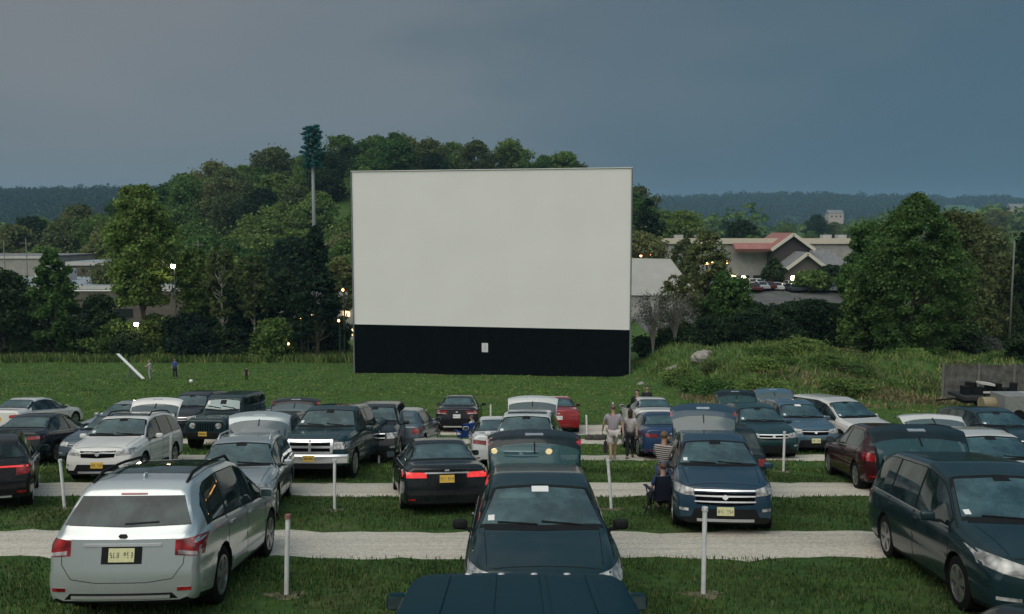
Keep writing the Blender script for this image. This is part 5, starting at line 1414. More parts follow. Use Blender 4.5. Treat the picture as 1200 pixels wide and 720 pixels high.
v, f = leaves(cs, rs, 9000, .13, rng); link('crown', fast_mesh('crown', v, f, [L_FAKE]), t)
for k in range(3):
    mb = MB(); a = k * 2.09 + .5; mb.box((1.1 * math.cos(a), 1.1 * math.sin(a), H - hc * .35), (.3, .3, 2.2)); mb.obj('antenna_panel', M_FRAME, t)

# ------------------------------------------------------------------ buildings
M_ROOFG = simple("grey membrane roof", (.26, .30, .33), .8, var=.12, vscale=.3)
M_WALLD = simple("brown grey wall", (.10, .085, .07), .85, var=.25, vscale=.8)
M_FASC = simple("pale fascia", (.50, .49, .46), .7, var=.1, vscale=1)
M_TENT = simple("pale metal roof", (.33, .33, .305), .7, var=.08, vscale=.5)
M_WALLP = simple("pale wall", (.30, .29, .265), .8, var=.15, vscale=.6)
M_REDR = simple("red metal roof", (.30, .125, .105), .6, var=.12, vscale=.8)
M_SHING = simple("grey shingle", (.17, .17, .175), .85, var=.25, vscale=1.5)
M_DGLASS = simple("dark shop glass", (.015, .02, .022), .1)
M_LITWIN = simple("lit shop window", (.4, .3, .15), .6, emit=(1, .62, .28), es=3.2)
def bld(px, d, py_base, label, cat="building", rotz=0, name="building"):
    p = P(px, py_base, d); return empty(name, p, label, cat), p
def boxp(name, mat, parent, c, size, rot=None, taper=1): 
    mb = MB(); mb.box(c, size, 0, rot, taper); return mb.obj(name, mat, parent)
# left warehouse, long flat roof
W1, p = bld(85, 150, 392, "long low warehouse with flat grey roof behind the left trees")
s = 150 / F
def at(px, py, o=p, d_=150): q = P(px, py, d_); return q.x - o.x, q.z - o.z
roofz = at(0, 336)[1]; x0, x1 = at(-60, 0)[0], at(222, 0)[0]
boxp('wall', M_WALLD, W1, ((x0 + x1) / 2, 14, roofz / 2 - 2), (x1 - x0, 28, roofz + 4))
boxp('roof', M_ROOFG, W1, ((x0 + x1) / 2, 14, roofz + .12), (x1 - x0 + .6, 28.6, .25))
boxp('fascia', M_FASC, W1, ((x0 + x1) / 2, -.35, roofz - .15), (x1 - x0 + .7, .12, .6))
for px in (20, 62, 104, 146):
    boxp('window', M_DGLASS, W1, (at(px, 0)[0], -.06, roofz * .45), (3.2, .14, 1.5))
for px, dy, sz in ((40, 8, (4, 3, 1.6)), (88, 12, (3, 3, 1.2)), (12, 16, (6, 4, 2.2)), (122, 9, (1.6, 1.6, 1.0)), (150, 15, (3, 3, 1.3)), (186, 10, (2, 2, .9))):
    boxp('roof_unit', M_FASC if sz[0] > 3 else M_FRAME, W1, (at(px, 0)[0], dy, roofz + .25 + sz[2] / 2), sz)
# building behind it with white parapet
W2, p = bld(60, 190, 380, "dark gabled warehouse with white parapet behind the long warehouse")
def at2(px, py): q = P(px, py, 190); return q.x - p.x, q.z - p.z
x0, x1 = at2(-60, 0)[0], at2(64, 0)[0]; z1 = at2(0, 301)[1]
boxp('wall', M_WALLP, W2, ((x0 + x1) / 2, 10, z1 / 2), (x1 - x0, 20, z1)); boxp('roof', M_SHING, W2, ((x0 + x1) / 2, 10, z1 + .1), (x1 - x0 + .4, 20.4, .3))
boxp('fascia', M_FASC, W2, ((x0 + x1) / 2, -.25, z1 - .1), (x1 - x0 + .5, .1, .55))
W3, p = bld(165, 186, 380, "long store with pale roof edge behind the tall fresh green tree")
x0, x1 = (82 - 165) * .186, (242 - 165) * .186; z1 = P(165, 308, 186).z - p.z
boxp('wall', M_WALLD, W3, ((x0 + x1) / 2, 12, z1 / 2), (x1 - x0, 24, z1)); boxp('roof', M_ROOFG, W3, ((x0 + x1) / 2, 12, z1 + .1), (x1 - x0 + .4, 24.4, .3))
boxp('fascia', M_FASC, W3, ((x0 + x1) / 2, -.25, z1 - .2), (x1 - x0 + .5, .1, .75))
for k in range(5): boxp('window', M_DGLASS, W3, (x0 + 3 + k * 5.6, -.04, z1 * .45), (3, .12, 2))
# lamps
M_LAMP = simple("lit lamp warm white", (1, .85, .6), .4, emit=(1.0, .76, .42), es=60)
M_LAMPS = simple("lit lamp small", (1, .85, .6), .4, emit=(1.0, .72, .38), es=34)
M_ORANGE = simple("lit lamp orange", (1, .6, .25), .4, emit=(1.0, .48, .14), es=9)
def street_lamp(px, py, d, r_, mat, label, group=None, ybase=None):
    q = P(px, py, d); b = gz(q.x, q.y); o = empty("lamp_post", (q.x, q.y, b), label, "lamp", group); h = q.z - b
    mb = MB(); mb.tube([(0, .3, -.2), (0, .3, h), (0, .15, h + .25)], [.10, .06, .05], 8); mb.obj('pole', M_FRAME, o, True)
    mb = MB(); mb.box((0, .06, h + .2), (r_ * 2.2, r_ * 2.6, .12)); mb.obj('hood', M_FRAME, o)
    mb = MB(); mb.ball((0, -.08, h), (r_, r_ * .7, r_)); mb.obj('lamp_head', mat, o, True)
street_lamp(203, 312, 97, .25, M_LAMP, "bright warm lamp above the left warehouse roof")
street_lamp(160, 380, 96, .25, M_LAMP, "bright lamp low among the trees under the tall green tree")
for px, py, w_ in [(871, 326, "left of the two bright ones by the round tree"), (929, 326, "right of the round tree"), (846, 337, "lowest, between the shrubs and parked cars")]:
    street_lamp(px, py, 150, .42, M_LAMPS, "white car park lamp " + w_)
for px, py, w_ in [(828, 308, "leftmost of the three orange ones"), (834, 307, "middle of the three orange ones"), (851, 308, "rightmost of the three orange ones"), (1020, 314, "shining through the left of the big bank tree")]:
    street_lamp(px, py, 140 if px < 1000 else 100, .34 if px < 1000 else .26, M_ORANGE, "orange lamp at the shopping centre, " + w_)
for i, (px, py) in enumerate([(842, 322), (858, 331), (884, 330), (896, 338), (918, 333), (938, 336), (946, 342), (960, 330), (751, 300), (762, 298)]):
    street_lamp(px, py, 168, .22, M_ORANGE, "small warm light in the scatter around the shopping centre car park", "small warm lights around the shopping centre")
# lights of the restaurant seen between pine and screen
W4, p = bld(392, 130, 400, "lit roadside restaurant glowing between the pine and the screen")
boxp('wall', M_WALLP, W4, (-1, 5, 3.2), (16, 10, 6.4)); boxp('roof', M_SHING, W4, (-1, 5, 6.6), (17, 11, .4))
for k, (x, z, w_, h_) in enumerate([(-6.5, 1.6, 1.6, 1.0), (-4.2, 1.4, 1.8, 1.1), (-1.5, 1.5, 1.3, 1.2), (.8, 1.6, 1.8, 1.0), (3.4, 1.5, 1.4, 1.2), (1.9, 4.2, 1.0, .8), (3.9, 4.4, .8, .7), (-3.0, 4.0, .8, .8), (5.4, 3.1, .9, .9)]):
    boxp('window', M_LITWIN, W4, (x, -.05, z), (w_, .12, h_))
for px, py in [(402, 340), (352, 372), (360, 380), (397, 376), (338, 403)]:
    street_lamp(px, py, 96, .13, M_ORANGE, "small orange lamp " + {402: "high beside the edge of the screen", 352: "left of the pine trunk", 360: "low behind the pine trunk", 397: "right of the pine trunk", 338: "near the ground left of the pine", 408: "against the edge of the screen", 406: "low against the edge of the screen", 388: "near the ground right of the pine"}[px])
# pale tent roofed hall right of the screen
Tn, p = bld(776, 140, 372, "pale hall with a hipped light roof right beside the screen")
mb = MB(); ex0, ex1 = (690 - 776) * .14, (815 - 776) * .14; ez = P(0, 346, 140).z - p.z; rz = P(0, 303, 140).z - p.z
mb.box(((ex0 + ex1) / 2, 6, ez / 2 - 1), (ex1 - ex0, 12, ez + 2)); mb.obj('wall', M_WALLP, Tn)
mb = MB(); vs = [(ex0 - .3, -.3, ez), (ex1 + .3, -.3, ez), (ex1 + .3, 12.3, ez), (ex0 - .3, 12.3, ez), (ex0 + 2.5, 4.5, rz), (ex1 - 3.4, 4.5, rz - .2)]
mb.add(vs, [(0, 1, 5, 4), (1, 2, 5), (2, 3, 4, 5), (3, 0, 4), (3, 2, 1, 0)]); mb.obj('roof', M_TENT, Tn)
# shopping centre
Mc, p = bld(880, 230, 352, "long shopping centre with cream parapet, red gable and grey pitched roof")
k_ = .230
def mx(px): return (px - 880) * k_
def mz(py): return P(0, py, 230).z - p.z
z1 = mz(284)
boxp('wall', M_WALLP, Mc, ((mx(700) + mx(1000)) / 2, 22, z1 / 2 - 1), (mx(1000) - mx(700), 40, z1 + 2))
boxp('roof', M_SHING, Mc, ((mx(700) + mx(1000)) / 2, 22, z1 + .2), (mx(1000) - mx(700) + 1, 41, .4))
boxp('parapet', simple("cream parapet", (.56, .50, .40), .7, var=.1), Mc, ((mx(700) + mx(1000)) / 2, 1.6, z1 + .3), (mx(1000) - mx(700) + 1.4, .5, 1.5))
boxp('canopy', M_REDR, Mc, ((mx(858) + mx(905)) / 2, -.6, mz(290)), (mx(905) - mx(858), 3.2, .9), Matrix.Rotation(.5, 3, 'X'))
def gable(name, xc, w_, y0, y1, ez, rz, mroof, mwall):
    mb = MB(); a = w_ / 2
    mb.add([(xc - a, y0, 0), (xc + a, y0, 0), (xc + a, y0, ez), (xc, y0, rz - .3), (xc - a, y0, ez), (xc - a, y1, 0), (xc + a, y1, 0), (xc + a, y1, ez), (xc, y1, rz - .3), (xc - a, y1, ez)], [(0, 1, 2, 3, 4), (1, 6, 7, 2), (5, 0, 4, 9), (9, 8, 7, 6, 5)]); mb.obj('gable_wall', mwall, Mc)
    mb = MB(); o_ = 1.2; t_ = .5
    for sx in (-1, 1):
        vs = [(xc, y0 - o_, rz), (xc + sx * (a + 1), y0 - o_, ez - 1 * (rz - ez) / a), (xc + sx * (a + 1), y1, ez - 1 * (rz - ez) / a), (xc, y1, rz)]
        vs += [(x, y, z - t_) for x, y, z in vs]; mb.add(vs, [(0, 1, 2, 3), (7, 6, 5, 4), (0, 4, 5, 1), (1, 5, 6, 2), (2, 6, 7, 3)])
    mb.obj('roof', mroof, Mc)
    mb = MB()
    for sx in (-1, 1):
        L_ = math.hypot(a + 1, (rz - ez) / a * (a + 1)); an = math.atan2((rz - ez), a)
        mb.box((xc + sx * (a + 1) / 2, y0 - o_ - .15, rz - .35 - (rz - ez) / a * (a + 1) / 2), (L_, .25, .8), 0, Matrix.Rotation(sx * an, 3, 'Y'))
    mb.obj('barge_board', simple("cream board", (.6, .56, .46), .7), Mc)
gable('g', mx(921), 9.5, -3.5, 14, mz(288), mz(273), M_REDR, simple("dark gable", (.05, .04, .035), .8))
gable('g', mx(925), 9, -12, 6, mz(309), mz(294), M_SHING, simple('brown gable', (.12, .10, .085), .8))
# long grey slope right of the gable
mb = MB(); x0, x1 = mx(934), mx(984)
mb.add([(x0, -8, mz(312)), (x1, -8, mz(312)), (x1 - 3, 3, mz(289)), (x0 - 2, 3, mz(289)), (x0, 6, mz(312)), (x1, 6, mz(312))], [(0, 1, 2, 3), (1, 5, 2), (0, 3, 4), (3, 2, 5, 4), (0, 4, 5, 1)]); mb.obj('roof', M_SHING, Mc)
boxp('wall', M_WALLP, Mc, ((x0 + x1) / 2, -1.5, mz(312) / 2), (x1 - x0 - 1.5, 12, mz(312)))
for px in (842, 858, 874, 890, 944, 958, 972):
    boxp('window', M_LITWIN if px in (858, 944) else M_DGLASS, Mc, (mx(px), 1.92 if px < 934 else -7.6, mz(324) - 1), (2.6, .2, 2.4))
for px in (770, 800, 824, 978, 996): boxp('roof_unit', M_FASC, Mc, (mx(px), 8, z1 + 1.2), (2.4, 2.4, 1.5))
boxp('pillar', M_FASC, Mc, (mx(976), -9, mz(316) / 2), (1.2, 1.2, mz(316)))
# far houses on the right hillside
def house(px, py, d, w_, label, wall, roof):
    q = P(px, py, d); X, Y = q.x, q.y; zg = gz(X, Y); o = empty("house", (X, Y, max(zg, q.z - 8) if zg < q.z else zg), label, "house"); h = w_ * .5
    mb = MB(); mb.box((0, w_ * .35, h * .4 - 4), (w_, w_ * .7, h * .8 + 8)); mb.obj('wall', wall, o)
    mb = MB(); a = w_ / 2 + .6; b = w_ * .7
    mb.add([(-a, -.6, h * .8), (a, -.6, h * .8), (a, b + .6, h * .8), (-a, b + .6, h * .8), (-a, b / 2, h * 1.3), (a, b / 2, h * 1.3)], [(0, 1, 5, 4), (2, 3, 4, 5), (1, 2, 5), (3, 0, 4), (3, 2, 1, 0)]); mb.obj('roof', roof, o)
    for k in (-.3, 0, .3): boxp('window', M_DGLASS, o, (k * w_, -.08, h * .4), (w_ * .1, .2, h * .25))
WH = simple("white house wall", (.68, .68, .66), .8); TAN = simple("tan house wall", (.48, .38, .32), .8)
house(980, 252, 1500, 26, "pale far farmhouse on the valley side left of the big tree", TAN, M_SHING)
house(1042, 262, 1300, 12, "small white far house showing left of the big tree crown", WH, M_SHING)
house(1063, 258, 1350, 12, "tiny white far house right of the small white one", WH, M_SHING)
house(1196, 247, 1400, 30, "pinkish far house at the right edge on the field", TAN, M_SHING)
house(1188, 262, 1300, 14, "white far house below the pinkish one at the right edge", WH, M_ROOFG)
house(1150, 247, 1700, 16, "far house on the light green field left of the right edge", WH, M_SHING)
# cars in the shopping centre's car park
lx_ = np.linspace(20, 84, 32); ly_ = np.linspace(126, 196, 30)
tag(link("car_park", grid_mesh("car_park", lx_, ly_, lambda a, b: ground(a, b) + .05, simple("worn asphalt", (.09, .09, .088), .9, var=.2, vscale=.5))), kind='structure')
cr = np.random.default_rng(9)
lot = [Car.__new__(Car)] 
def lotcar(px, d, col, label, grp, rot):
    X = (px - 600) / F * d; Y = d * CP - d * .03; o = empty("parked_car", (X, Y, gz(X, Y)), label, "car", grp); o.rotation_euler = (0, 0, rot)
    mb = MB(); n = [(-2.2, .35), (-2.25, .75), (-1.35, .88), (-.65, 1.38), (.9, 1.40), (1.75, .92), (2.2, .82), (2.25, .35)]
    for sx in (-1, 1): pass
    vs = [(-.86 if z < 1 else -.66, y, z) for y, z in n] + [(.86 if z < 1 else .66, y, z) for y, z in n]
    fs = [tuple(range(8)), tuple(range(15, 7, -1))] + [(i, i + 8, (i + 1) % 8 + 8, (i + 1) % 8) for i in range(8)]
    mb.add(vs, fs); mb.obj('body', paint(col, .1, .35), o)
    mb = MB(); mb.add([(-.7, -1.3, .93), (.7, -1.3, .93), (.6, -.72, 1.34), (-.6, -.72, 1.34)], [(0, 1, 2, 3)]); mb.v = [(a, b - .03, c + .02) for a, b, c in mb.v]; mb.obj('windshield', M_DGLASS, o)
    for sx in (-1, 1):
        mb = MB(); mb.add([(sx * .84, -1.0, .95), (sx * .84, 1.5, .95), (sx * .69, .85, 1.33), (sx * .69, -.55, 1.33)], [(0, 1, 2, 3)]); mb.v = [(a + sx * .015, b, c) for a, b, c in mb.v]; mb.obj('side_window', M_DGLASS, o)
    for y in (-1.35, 1.35):
        for sx in (-1, 1):
            mb = MB(); mb.tube([(sx * .68, y, .32), (sx * .9, y, .32)], .32, 12); mb.obj('wheel', M_RUBBER, o)
cols = [(.62, .62, .60), (.45, .47, .48), (.62, .62, .60), (.05, .06, .07), (.62, .62, .60), (.10, .02, .02)]; cn = ["white", "silver", "white", "black", "white", "dark red"]
for row, (d0, pxs) in enumerate([(150, range(846, 902, 9)), (160, range(848, 900, 8)), (172, range(850, 902, 7)), (150, range(918, 990, 9)), (162, range(916, 996, 8)), (176, range(925, 1000, 8))]):
    for j, px in enumerate(pxs):
        k = int(cr.integers(0, 6)); lotcar(px + cr.normal(0, .6), d0 + cr.uniform(-1, 1), cols[k], cn[k] + " car in the shopping centre car park beyond the hedge", cn[k] + " cars in the shopping centre car park", math.pi / 2 * (row % 2) * 0 + cr.normal(0, .05))
# utility poles and the white pipe goal by the warehouse
M_WOODP = simple("weathered pole", (.15, .145, .13), .9, var=.2)
for px, d, yt, lab in [(30, 165, 279, "utility pole with crossarm above the left warehouse"), (4, 175, 282, "thin pole at the left edge above the roofs"), (232, 170, 281, "short pole with crossarm right of the warehouse lamp"), (1189, 96, 282, "bare pole in front of the dark tree at the right edge")]:
    q = P(px, yt, d); b = gz(q.x, q.y); o = empty("utility_pole", (q.x, q.y, b), lab, "pole"); h = q.z - b
    mb = MB(); mb.tube([(0, 0, -.3), (0, 0, h)], [.12, .08], 8); mb.obj('pole', M_WOODP, o, True)
    if px in (30, 232): boxp('crossarm', M_WOODP, o, (0, 0, h - 1.0), (2.4, .14, .14))
q = P(217, 341, 118); b = gz(q.x, q.y); o = empty("pipe_gantry", (q.x, q.y, b), "white pipe post carrying a long level rail under the warehouse eaves", "gantry"); h = q.z - b
mb = MB(); mb.tube([(0, 0, -.3), (0, 0, h)], .13, 8); mb.obj('post', M_POST, o, True)
mb = MB(); mb.tube([(.6, 0, h), (-17, 0, h)], .10, 8); mb.obj('rail', M_POST, o, True); mb = MB(); mb.tube([(-17, 0, -.3), (-17, 0, h)], .13, 8); mb.obj('post', M_POST, o, True)
# fence on the bank foot at right
fd = 53; fz = on_ground(1103, fd); f_o = empty("wooden_fence", fz, "tall weathered board fence above the trailer at right", "fence")
M_BOARD = simple("weathered boards", (.10, .097, .088), .9, var=.5, vscale=2.2)
mb = MB(); ln = 9.0; fh = 2.05
for i in range(60):
    hh = fh + .05 * math.sin(i * 2.7); mb.box((.08 + i * .15, 0, hh / 2 + .05), (.135, .025, hh), 0)
mb.obj('boards', M_BOARD, f_o)
for i in range(5): boxp('post', M_WOODP, f_o, (i * 2.2, -.06, fh / 2 + .06), (.12, .1, fh + .2))
for z in (.5, 1.6): boxp('rail', M_BOARD, f_o, (ln / 2, .05, z), (ln, .06, .09))

# more trees before the shopping centre
lone("broadleaf_tree", "dark broad tree hiding the foot of the grey roof", 950, 146, 318, 54, L_MID, 62, 'round', .08, 26, 6500, .2)
lone("broadleaf_tree", "olive tree standing before the cream parapet, left half", 800, 150, 280, 44, L_OLIVE, 63, 'round', .1, 24, 4200, .2)
lone("broadleaf_tree", "dark tree before the right end of the cream parapet", 1000, 140, 296, 40, L_MID, 64, 'round', .08, 24, 6000, .2)
lone("broadleaf_tree", "feathery olive tree before the pale hall beside the screen", 792, 96, 322, 56, L_OLIVE, 81, 'round', .15, 26, 4200, .12)
# ------------------------------------------------------------------ the air
mb = MB(); mb.box((0, 3600, 60), (9400, 7980, 330))
hz = mb.mesh("haze", []) if False else mb.mesh("haze", [bpy.data.materials.new("haze air")])
hm = hz.materials[0]; hm.use_nodes = True; hn = hm.node_tree.nodes; hn.clear()
ho = hn.new('ShaderNodeOutputMaterial'); hv = hn.new('ShaderNodeVolumePrincipled')
hv.inputs['Color'].default_value = (.42, .72, .95, 1); hv.inputs['Density'].default_value = .00016
hm.node_tree.links.new(hv.outputs[0], ho.inputs['Volume'])
tag(link("haze", hz), "thin blue evening haze filling the valley", None, kind='stuff')
# ------------------------------------------------------------------ people
def skin_mesh(name, joints, edges, root, mat, sub=1):
    names = list(joints); ix = {n: i for i, n in enumerate(names)}
    me = bpy.data.meshes.new(name); me.from_pydata([joints[n][0] for n in names], [(ix[a], ix[b]) for a, b in edges], [])
    o = bpy.data.objects.new(name, me); COL.objects.link(o)
    o.modifiers.new("skin", 'SKIN'); 
    if not me.skin_vertices: me.attributes.new  # layer is made by the modifier below
    if not me.skin_vertices:
        bm = bmesh.new(); bm.from_mesh(me); bm.verts.layers.skin.verify(); bm.to_mesh(me); bm.free()
    sv = me.skin_vertices[0].data
    for n in names:
        r = joints[n][1]; r = (r, r) if isinstance(r, (int, float)) else r
        sv[ix[n]].radius = r; sv[ix[n]].use_root = (n == root)
    s = o.modifiers.new("sub", 'SUBSURF'); s.levels = sub; s.render_levels = sub
    dg = bpy.context.evaluated_depsgraph_get(); out = bpy.data.meshes.new_from_object(o.evaluated_get(dg)); out.name = name
    bpy.data.objects.remove(o); bpy.data.meshes.remove(me)
    out.materials.clear(); out.materials.append(mat); out.polygons.foreach_set('use_smooth', [True] * len(out.polygons))
    return out
M_SKIN = simple("skin", (.42, .25, .18), .55); M_SKIN2 = simple("tanned skin", (.36, .21, .15), .55)
_cl = {}
def cloth(c, stripe=None):
    k = (c, stripe)
    if k not in _cl:
        m = simple("cloth", c, .85, var=.18, vscale=9)
        if stripe:
            n, l = m.node_tree.nodes, m.node_tree.links; b = n['Principled BSDF']
            t = n.new('ShaderNodeTexCoord'); w = n.new('ShaderNodeTexWave'); w.bands_direction = 'Z' if stripe[3] == 'h' else 'X'; w.inputs['Scale'].default_value = 7; w.inputs['Distortion'].default_value = .6
            l.new(t.outputs['Object'], w.inputs['Vector']); r = n.new('ShaderNodeValToRGB'); r.color_ramp.interpolation = 'CONSTANT'
            r.color_ramp.elements[0].color = (*c, 1); r.color_ramp.elements[1].position = .68; r.color_ramp.elements[1].color = (*stripe[:3], 1)
            l.new(w.outputs['Color'], r.inputs[0]); l.new(r.outputs[0], b.inputs['Base Color'])
        _cl[k] = m
    return _cl[k]
def person(loc, rz, label, pose='stand', h=1.75, shirt=(.3, .3, .3), trousers=(.02, .02, .03), hair=(.03, .02, .015), skin=None, stripe=None, shorts=False, longhair=False, build=1.0, group=None, sleeves=False):
    skin = skin or M_SKIN
    k = h / 1.75; V = Vector
    r = empty("person", loc, label, "person", group); r.rotation_euler = (0, 0, rz); r.scale = (k, k, k)
    B = build
    J = dict(pel=(0, 0, .93), sp=(0, -.01, 1.12), ch=(0, 0, 1.32), nk=(0, -.01, 1.49), hd=(0, .01, 1.57))
    seat = pose in ('sit',)
    dz = 0
    if seat:
        dz = -.46
        for q in J: J[q] = (J[q][0], J[q][1] - (.06 if q in ('nk', 'hd', 'ch') else 0), J[q][2] + dz)
    for s, n in ((-1, 'l'), (1, 'r')):
        J['sh' + n] = (s * .185 * B, J['ch'][1] - .01, 1.42 + dz)
        if pose == 'stand': J['el' + n] = (s * .25 * B, -.03, 1.14); J['wr' + n] = (s * .26 * B, .04, .89)
        elif pose == 'walk': J['el' + n] = (s * .25 * B, -.06 * s, 1.14); J['wr' + n] = (s * .26 * B, .02 - .16 * s, .91)
        elif pose == 'reach': J['el' + n] = (s * .24 * B, .12, 1.20); J['wr' + n] = (s * .18, .34, 1.22)
        else: J['el' + n] = (s * .26 * B, .02, 1.14 + dz); J['wr' + n] = (s * .16, .24, 1.06 + dz)
        J['hp' + n] = (s * .09 * B, J['pel'][1], .90 + dz)
        st = s * (.22 if pose == 'walk' else .03)
        if seat: J['kn' + n] = (s * .13, .42, .46); J['an' + n] = (s * .13, .46, .08); J['to' + n] = (s * .14, .62, .035)
        else: J['kn' + n] = (s * .10, .02 + st * .6, .50); J['an' + n] = (s * .10, st - .03, .085 + (.03 if pose == 'walk' and s < 0 else 0)); J['to' + n] = (s * .115, st + .14, .035)
    J = {a: V(b) for a, b in J.items()}
    R = dict(pel=(.15 * B, .11 * B), sp=(.13 * B, .10 * B), ch=(.15 * B, .11 * B), nk=.055, hd=.07)
    bj = {'pel': (J['pel'], (.115 * B, .08 * B)), 'sp': (J['sp'], (.10 * B, .07 * B)), 'ch': (J['ch'], (.115 * B, .07 * B)), 'nk': (J['nk'], .054), 'hb': (J['hd'], .062)}
    hc = J['hd'] + V((0, .015, .075))
    bj['h1'] = (hc - V((0, 0, .01)), (.078, .092)); bj['h2'] = (hc + V((0, -.008, .055)), (.080, .096)); bj['h3'] = (hc + V((0, -.01, .105)), (.052, .062))
    be = [('pel', 'sp'), ('sp', 'ch'), ('ch', 'nk'), ('nk', 'hb'), ('hb', 'h1'), ('h1', 'h2'), ('h2', 'h3')]
    for n, s in (('l', -1), ('r', 1)):
        for q, rr in (('sh', .052), ('el', .040), ('wr', .026), ('hp', .088 * B), ('kn', .058), ('an', .038), ('to', .032)): bj[q + n] = (J[q + n], rr)
        be += [('ch', 'sh' + n), ('sh' + n, 'el' + n), ('el' + n, 'wr' + n), ('pel', 'hp' + n), ('hp' + n, 'kn' + n), ('kn' + n, 'an' + n), ('an' + n, 'to' + n)]
        d = (J['wr' + n] - J['el' + n]).normalized(); pm = J['wr' + n] + d * .055; bj['pm' + n] = (pm, (.036, .018)); be.append(('wr' + n, 'pm' + n))
    body = skin_mesh("body", bj, be, 'pel', skin, 2)
    # hands with five curled fingers and the face are joined into the same mesh
    mb = MB()
    for n, s in (('l', -1), ('r', 1)):
        d = (J['wr' + n] - J['el' + n]).normalized(); side = V((0, 1, 0)) if abs(d.y) < .7 else V((-s, 0, 0)); side = (side - d * side.dot(d)).normalized(); pal = d.cross(side) * (1 if s > 0 else -1)
        kn = J['wr' + n] + d * .085
        for q, ln in enumerate((.066, .075, .070, .056)):
            b0 = kn + side * (.027 - .018 * q); b1 = b0 + d * ln * .5 - pal * .008; b2 = b1 + d * ln * .32 - pal * .022; b3 = b2 + d * ln * .15 - pal * .022
            mb.tube([b0 - d * .03, b0, b1, b2, b3], [.009, .009, .008, .0075, .005], 6)
        t0 = J['wr' + n] + d * .03 + side * .028; mb.tube([t0 - side * .012, t0 + side * .018 + d * .022, t0 + side * .022 + d * .05 - pal * .012], [.012, .010, .007], 6)
    mb.ball(hc + V((0, .098, .012)), (.012, .020, .022), 0, 8, 6)
    for s in (-1, 1): mb.ball(hc + V((s * .080, -.005, .02)), (.010, .020, .030), 0, 8, 6)
    bm = bmesh.new(); bm.from_mesh(body); tmp = mb.mesh("t", skin, True); bm.from_mesh(tmp); bm.to_mesh(body); bm.free(); bpy.data.meshes.remove(tmp)
    body.polygons.foreach_set('use_smooth', [True] * len(body.polygons)); link("body", body, r)
    mb = MB()
    for s in (-1, 1): mb.ball(hc + V((s * .032, .088, .035)), (.012, .008, .008), 0, 8, 6)
    mb.obj('eyes', simple("eye", (.03, .025, .02), .3), r, True)
    mb = MB(); mb.ball(hc + V((0, .086, -.035)), (.026, .010, .007), 0, 8, 6); mb.obj('mouth', simple("lips", (.28, .10, .09), .5), r, True)
    mb = MB(); mb.ball(hc + V((0, -.022, .055)), (.090, .098, .092), 0, 14, 10)
    if longhair: mb.ball(hc + V((0, -.06, -.05)), (.085, .055, .16), 0, 12, 9)
    mb.v = [v if not (v[1] > hc.y + .055 and v[2] < hc.z + .075) else (v[0] * .97, hc.y + .055, v[2]) for v in mb.v]
    mb.obj('hair', simple("hair", hair, .7, var=.3, vscale=30), r, True)
    # clothes
    tj = {'pel': (J['pel'] + V((0, 0, -.03)), (.165 * B, .125 * B)), 'sp': (J['sp'], (.150 * B, .118 * B)), 'ch': (J['ch'], (.168 * B, .120 * B)), 'nk': (J['nk'] - V((0, 0, .05)), (.075, .07))}
    te = [('pel', 'sp'), ('sp', 'ch'), ('ch', 'nk')]
    for n in 'lr':
        a, b = J['sh' + n], J['el' + n]; tj['sh' + n] = (a, .070); tj['el' + n] = (a.lerp(b, 1.0 if sleeves else .72), .058); te += [('ch', 'sh' + n), ('sh' + n, 'el' + n)]
        if sleeves: tj['wr' + n] = (b.lerp(J['wr' + n], .97), .048); te.append(('el' + n, 'wr' + n))
    link('shirt', skin_mesh('shirt', tj, te, 'pel', cloth(shirt, stripe), 2), r)
    pj = {'pel': (J['pel'] + V((0, 0, .02)), (.158 * B, .120 * B))}; pe = []
    for n in 'lr':
        hp, kn, an = J['hp' + n], J['kn' + n], J['an' + n]
        pj['hp' + n] = (hp, .105 * B); pe += [('pel', 'hp' + n)]
        if shorts: pj['kn' + n] = (hp.lerp(kn, .95), .092); pe.append(('hp' + n, 'kn' + n))
        else: pj['kn' + n] = (kn, .074); pj['an' + n] = (an + V((0, 0, .02)), .058); pe += [('hp' + n, 'kn' + n), ('kn' + n, 'an' + n)]
    nm = 'shorts' if shorts else 'trousers'
    link(nm, skin_mesh(nm, pj, pe, 'pel', cloth(trousers), 2), r)
    for n in 'lr':
        a, b = J['an' + n], J['to' + n]; mb = MB(); mb.ball((a + b) / 2 + V((0, -.01, -.018)), (.05, .14, .05), 0, 10, 7); mb.v = [(x, y, max(z, .004)) for x, y, z in mb.v]
        mb.obj('shoe', cloth((.05, .05, .05) if not shorts else (.35, .34, .32)), r, True)
    return r
def gp(px, d): return on_ground(px, d, 0)
PI = math.pi
# the couple walking along the third lane
person(gp(718, 27.6), .06, "man in a striped grey and red shirt and pale shorts walking towards the screen", 'walk', 1.80, (.30, .31, .36), (.50, .45, .44), (.12, .09, .07), stripe=(.32, .20, .21, 'v'), shorts=True, build=1.15)
person(gp(738, 28.0), -.1, "dark haired woman in a pale top and black trousers walking beside the man", 'walk', 1.62, (.42, .38, .38), (.008, .008, .010), (.035, .015, .012), longhair=True, build=.9)
mb = MB(); q = gp(709.5, 27.5); b_ = empty("bag", q + Vector((0, 0, .28)), "dark bag hanging from the left hand of the man in shorts", "bag"); mb.box((0, 0, .16), (.12, .22, .34), 0, None, .85); mb.obj('pouch', cloth((.03, .015, .02)), b_)
mb = MB(); mb.tube([(0, -.07, .32), (0, -.05, .50), (0, .05, .50), (0, .07, .32)], .01, 5); mb.obj('strap', M_TRIM, b_)
